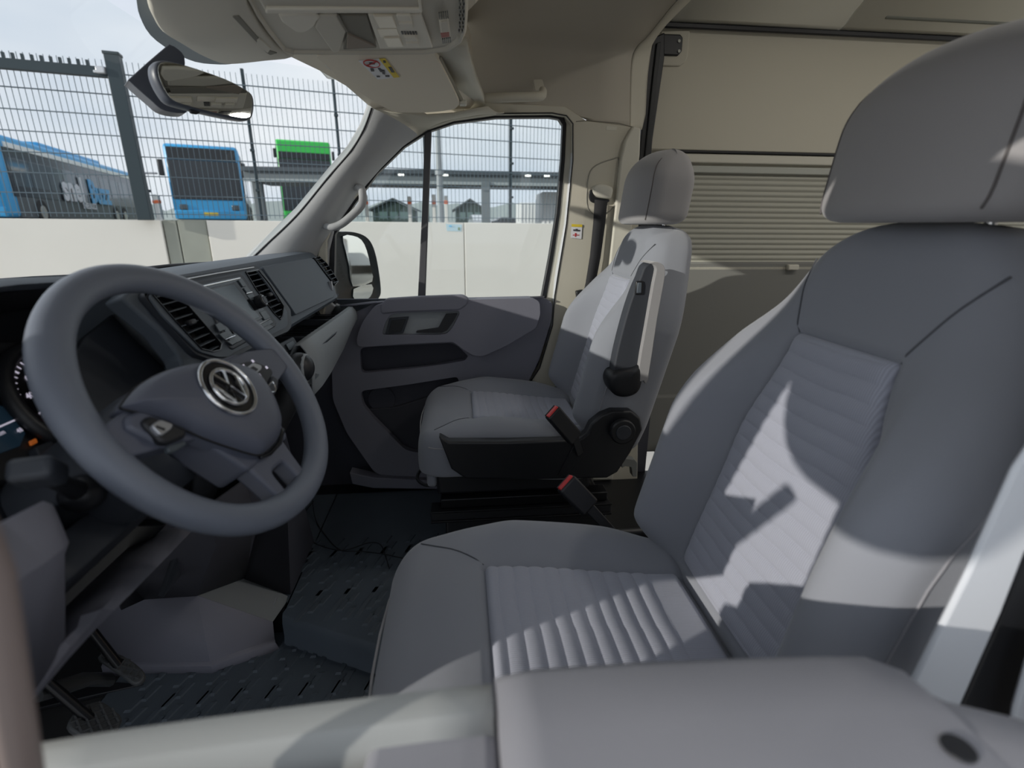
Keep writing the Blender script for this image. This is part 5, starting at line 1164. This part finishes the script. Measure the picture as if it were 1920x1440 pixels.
# trinket bay: sloped pocket
BAYD = mat('bay_grey', srgb((128, 124, 114)), .7)
prism('bay_lid', smooth_pts([oz(a, b, .005) for a, b in [(522, 31), (596, 30), (594, 42), (588, 52), (575, 60), (560, 62), (545, 54)]], 2), (0, 0, -1), .008, OCL, oc, bevel=.004, seg=3)
prism('bay_face', [oz(a, b, .004) for a, b in [(598, 31), (632, 30), (650, 60), (636, 98), (624, 99), (590, 52)]], (0, 0, -1), .006, OCM, oc, bevel=.003)
bay = prism('bay_recess', [oz(a, b, .0035) for a, b in [(638, 30), (688, 30), (706, 90), (644, 93), (652, 60)]], (0, 0, -1), .004, BAYD, oc, bevel=.001)
obj('bay_slope', [oz(638, 30, .002), oz(688, 30, .006), oz(706, 90, .006), oz(652, 60, -.04), oz(644, 93, .006)], [(0, 1, 3), (1, 2, 3), (2, 4, 3), (4, 0, 3)], OCM, oc, smooth=False) if False else None
prism('bay_lower', [oz(a, b, .0065) for a, b in [(652, 64), (704, 88), (668, 91), (650, 92)]], (0, 0, -1), .004, mat('bay_warm', srgb((150, 138, 126)), .7), oc, bevel=.001)
prism('bay_gap', [oz(a, b, .0062) for a, b in [(633, 30), (636, 30), (652, 60), (650, 62)]], (0, 0, -1), .002, BAYD, oc, bevel=0)
# front cover of the rain sensor with the grey frit behind
fcz = 1.482
fco = [(273, -60), (276, 0), (284, 28), (302, 55), (335, 76), (372, 98), (412, 115), (442, 117), (500, 111), (552, 104), (520, 84), (490, 48), (464, 0), (440, -60)]
fcP = [at(a, b, z=fcz) for a, b in smooth_pts([V((a, b, 0)) for a, b in fco], 3) for a, b in [(a.x, a.y)]] if False else [at(p.x, p.y, z=fcz) for p in smooth_pts([V((a, b, 0)) for a, b in fco], 3)]
fcv = thing('sensor_cover', 'grey cover at the windscreen top in front of the overhead console', 'sensor cover', (-.45, 1.15, 1.49))
cc_ = sum(fcP, V())/len(fcP)
loft('cover', [[V((cc_.x+(p.x-cc_.x)*k, cc_.y+(p.y-cc_.y)*k, fcz+dz)) for p in fcP] for k, dz in ((.94, .06), (1.0, .012), (1.0, .004), (.975, -.003), (.93, -.006))], OCM, fcv, closed=True, caps=True, ang=60)
prism('cover_recess', [at(a, b, z=fcz-.0075) for a, b in [(436, 32), (448, 30), (505, 95), (520, 100), (507, 104), (500, 100)]], (0, 0, -1), .003, BAYD, fcv, bevel=.001)
prism('cover_button', [at(a, b, z=fcz-.009) for a, b in [(482, 76), (487, 73), (508, 92), (502, 100), (482, 84)]], (0, 0, -1), .004, OCM, fcv, bevel=.001)
FRT = mat('dotted_frit', srgb((142, 152, 158)), .6)
fr_ = [(250, -60), (256, 0), (262, 30), (282, 66), (322, 96), (366, 116), (412, 121), (436, 119), (412, 112), (360, 90), (310, 60), (288, 28), (278, -60)]
fp_ = prism('frit_band', [at(p.x, p.y, z=1.50) for p in smooth_pts([V((a, b, 0)) for a, b in fr_], 3)], (0, 0, -1), .002, FRT, fcv, bevel=0)
# interior mirror
MP = at(385, 168, y=1.07); MN = V((.80, -.60, .07)).normalized()
def mp_(px, py, off=0): return at(px, py, P=MP+MN*off, N=MN)
mr = thing('rear_view_mirror', 'dark framed rear-view mirror hanging from the windscreen', 'mirror', MP)
mo = [(288, 132), (290, 120), (298, 115), (312, 115), (350, 124), (420, 148), (462, 170), (473, 182), (475, 200), (472, 217), (466, 224), (450, 224), (400, 214), (345, 200), (318, 190), (303, 172), (292, 150)]
MO = smooth_pts([mp_(a, b, 0) for a, b in mo], 3); cM = sum(MO, V())/len(MO)
loft('housing', [[cM+(p-cM)*k-MN*d for p in MO] for k, d in ((.965, -.004), (1.0, -.001), (1.02, .008), (1.0, .020), (.88, .034), (.6, .042), (.2, .044))], mat('mirror_housing', srgb((84, 88, 98)), .4), mr, closed=True, caps=True, ang=60)
mg = prism('mirror_glass', [cM+(p-cM)*.945+MN*.0052 for p in MO], MN, .002, MIRR, mr, bevel=.0004)
mt = [(243, 152), (246, 144), (310, 88), (320, 84), (334, 92), (346, 106), (346, 130), (340, 150), (345, 190), (352, 206), (345, 212), (320, 210), (300, 203), (285, 190), (262, 170)]
mtn = V((.6, -.8, .0)).normalized()
MTP = MP-MN*.05+V((-.02, 0, .0))
prism('mirror_mount', smooth_pts([at(a, b, P=MTP, N=mtn) for a, b in mt], 2), mtn, .05, mat('mirror_housing', 0), mr, bevel=.008, seg=3)
tube('mirror_arm', [MP-MN*.035, MTP-MN*.0+V((-.0, .0, .02))], .012, BLACK, mr)
prism('dimming_lever', [mp_(a, b, -.004) for a, b in [(356, 204), (380, 208), (372, 214), (360, 212)]], MN, .008, BLACK, mr, bevel=.002)
# grab handle at the headliner
gh2 = thing('ceiling_grab_handle', 'cream grab handle on the headliner above the passenger window', 'grab handle', at(960, 190, y=1.73))
tube('grip', smooth_pts([at(893, 186, y=1.74), at(910, 184, y=1.73), at(960, 182, y=1.72), at(1000, 181, y=1.72), at(1016, 179, y=1.73), at(1018, 170, y=1.76)], 5, False), .014, CREAM, gh2, r2=.012)
prism('handle_foot', rnd(pxs([(1000, 148), (1017, 148), (1022, 170), (1003, 170)], y=1.78), .006), YN, .03, CREAM, gh2, bevel=.005, seg=3)
# ================================================================== DOOR MIRROR OUTSIDE
dm = thing('door_mirror', 'black door mirror outside the passenger window with two glasses', 'mirror', at(660, 500, y=2.10))
Ym = 2.08
hN = V((.83, -.555, 0)).normalized(); hP = at(660, 500, y=Ym)
def hm(px, py, off=0): return at(px, py, P=hP+hN*off, N=hN)
ho = [(622, 440), (640, 434), (668, 436), (688, 446), (700, 466), (708, 500), (713, 540), (711, 556), (700, 566), (672, 572), (650, 570), (628, 560), (624, 500)]
HO = smooth_pts([hm(a, b) for a, b in ho], 4); cH = sum(HO, V())/len(HO)
loft('housing', [[cH+(p-cH)*k-hN*d for p in HO] for k, d in ((.93, -.0), (.99, -.004), (1.0, .004), (1.0, .02), (.96, .06), (.8, .10), (.4, .12))], mat('mirror_black', (.018, .022, .024), .3), dm, closed=True, caps=True, ang=60)
g1 = [(643, 443), (662, 442), (678, 450), (688, 470), (696, 505), (698, 528), (662, 537), (655, 500), (648, 470)]
g2 = [(663, 542), (697, 533), (698, 550), (688, 562), (668, 567)]
prism('main_glass', smooth_pts([hm(a, b, .006) for a, b in g1], 2), hN, .004, MIRR, dm, bevel=.0005)
prism('wide_glass', smooth_pts([hm(a, b, .006) for a, b in g2], 2), hN, .004, MIRR, dm, bevel=.0005)
tube('mirror_arm', [hm(628, 545, -.04), at(612, 575, y=1.95)], .028, BLACK, dm)
# ================================================================== DRIVER DOOR (foreground)
dd_ = thing('driver_door', 'open-window driver door in the foreground with a grey padded top and lock pin hole', 'door', (0, .2, .4))
DTZ = .862
def dz(px, py, z=DTZ): return at(px, py, z=z)
SILLM = mat('sill_grey_metal', srgb((158, 160, 158)), .45, bump=.1, bscale=300)
e0, e1 = [(40, 1404), (200, 1378), (400, 1350), (600, 1324), (800, 1299), (922, 1287)], None
E0 = [dz(a, b) for a, b in e0]
rows = [[p+V((0, .012, -.10)) for p in E0], [p+V((0, .004, -.012)) for p in E0], E0, [p+V((0, -.008, .002)) for p in E0], [p+V((0, -.017, -.001)) for p in E0], [p+V((0, -.022, -.010)) for p in E0], [p+V((0, -.024, -.06)) for p in E0]]
loft('sill_bar', rows, SILLM, dd_, thick=.003, ang=35)
box('glass_slot', (-.15, .17, .80), (.55, .05, .10), BLACK, dd_, bevel=.004)
# grey padded block to the right
blkL = [(930, 1287), (1000, 1270), (1200, 1256), (1400, 1248), (1560, 1244), (1640, 1245), (1690, 1262), (1720, 1295), (1790, 1330), (1925, 1362), (2050, 1400)]
B0 = [dz(a, b, .868) for a, b in blkL]
rows = [[p+V((0, .022, -.20)) for p in B0], [p+V((0, .016, -.02)) for p in B0], [p+V((0, .008, -.005)) for p in B0], [p for p in B0], [V((p.x, p.y*.75+.02, .873)) for p in B0], [V((p.x, .09, .872)) for p in B0], [V((p.x, .072, .865)) for p in B0], [V((p.x, .068, .80)) for p in B0]]
top_pad = loft('padded_top', rows, mat('door_top_grey', srgb((142, 142, 148)), .55, bump=.2, bscale=500), dd_, thick=.004, ang=35)
s0 = rows[1:7]; obj('pad_end', [r_[0] for r_ in rows], [tuple(range(len(rows)))], mat('door_top_grey', 0), dd_)
L2 = [dz(a, b, .850) for a, b in [(700, 1350), (930, 1318), (940, 1500), (660, 1500)]]
prism('lower_step', rnd(L2, .012), (0, 0, 1), .06, mat('door_top_grey', 0), dd_, bevel=.008, seg=3)
cyl('lock_pin_hole', dz(1797, 1405, .8752), (0, 0, 1), .0085, .0016, BLACK, dd_, k=28, bevel=.001)
box('door_body', (.0, .165, .52), (.80, .10, .62), DOORP, dd_, bevel=.01)
# front frame rail, out of focus at the left edge
fr0, fr1 = at(42, 1440, y=.175), at(-16, 1080, y=.175)
frd = (fr1-fr0).normalized(); fr2 = V((-.215, .20, 1.47)); FW_ = mat('frame_warm', srgb((120, 108, 104)), .5)
tube('front_frame', [fr0-frd*.1, fr0, fr1, fr1.lerp(fr2, .5), fr2], .006, FW_, dd_, r2=.008)
# unseen window frame of the driver door, filled in and lowered to block sun
YM = .215
fq = [(-.60, .86), (-.56, 1.00), (-.46, 1.15), (-.36, 1.26), (-.26, 1.32), (-.12, 1.37), (.05, 1.395), (.42, 1.40)]
gq = [(-.98, .86), (-.90, 1.00), (-.70, 1.20), (-.50, 1.36), (-.38, 1.50), (-.20, 1.60), (.1, 1.62), (.42, 1.62)]
prism('window_frame', [V((a, YM, b)) for a, b in fq]+[V((a, YM, b)) for a, b in gq[::-1]], YN, .03, BLACK, dd_, bevel=.004)
dmo = thing('door_mirror', 'black door mirror on the driver side, outside the picture', 'mirror', (-.60, -.06, 1.11))  # unseen mirror, sized and raised so its shadow breaks up the seat's sunlight
rows = [[V((-.60+dx, -.06+.16*k*(abs(cos(q_))**.6)*(1 if cos(q_) > 0 else -1), 1.36+.20*k*(abs(sin(q_))**.6)*(1 if sin(q_) > 0 else -1))) for q_ in [2*pi*j/28 for j in range(28)]] for dx, k in ((.0, .93), (.004, 1), (-.02, 1), (-.07, .94), (-.11, .7), (-.13, .3))]
loft('housing', rows, mat('mirror_black', (.018, .022, .024), .3), dmo, closed=True, caps=True, ang=60)
tube('mirror_arm', [V((-.63, .04, 1.13)), V((-.60, .20, .90))], .015, BLACK, dmo)
# driver belt pillar at the right edge
bpY = .30
whs = [(1952, 790), (1905, 880), (1812, 1085), (1712, 1285), (1700, 1330), (1790, 1352), (1818, 1290), (1880, 1150), (1925, 1035), (1990, 880)]
struct(prism('trim_20', pxs(whs[1:-1], y=bpY)+[V((.66, bpY, 1.46)), V((.585, bpY, 1.46))], YN, .006, PAINT, bevel=.004), 'white painted driver side pillar at the right edge')
bks = [(1990, 880), (1925, 1035), (1880, 1150), (1818, 1290), (1786, 1360), (1905, 1400), (1960, 1240), (2020, 1040)]
struct(prism('trim_21', pxs(bks[1:-1], y=bpY+.012)+[V((.72, bpY+.012, 1.46)), V((.66, bpY+.012, 1.46))], YN, .006, BLACK, bevel=.003), 'black rubber door seal at the right edge')
wh2 = [(2000, 1000), (1935, 1230), (1905, 1330), (1890, 1420), (2040, 1440), (2100, 1000)]
struct(prism('trim_22', pxs(wh2[1:-1], y=bpY-.01)+[V((.80, bpY-.01, 1.46)), V((.71, bpY-.01, 1.46))], YN, .006, PAINT, bevel=.003), 'white painted body behind the driver door seal')
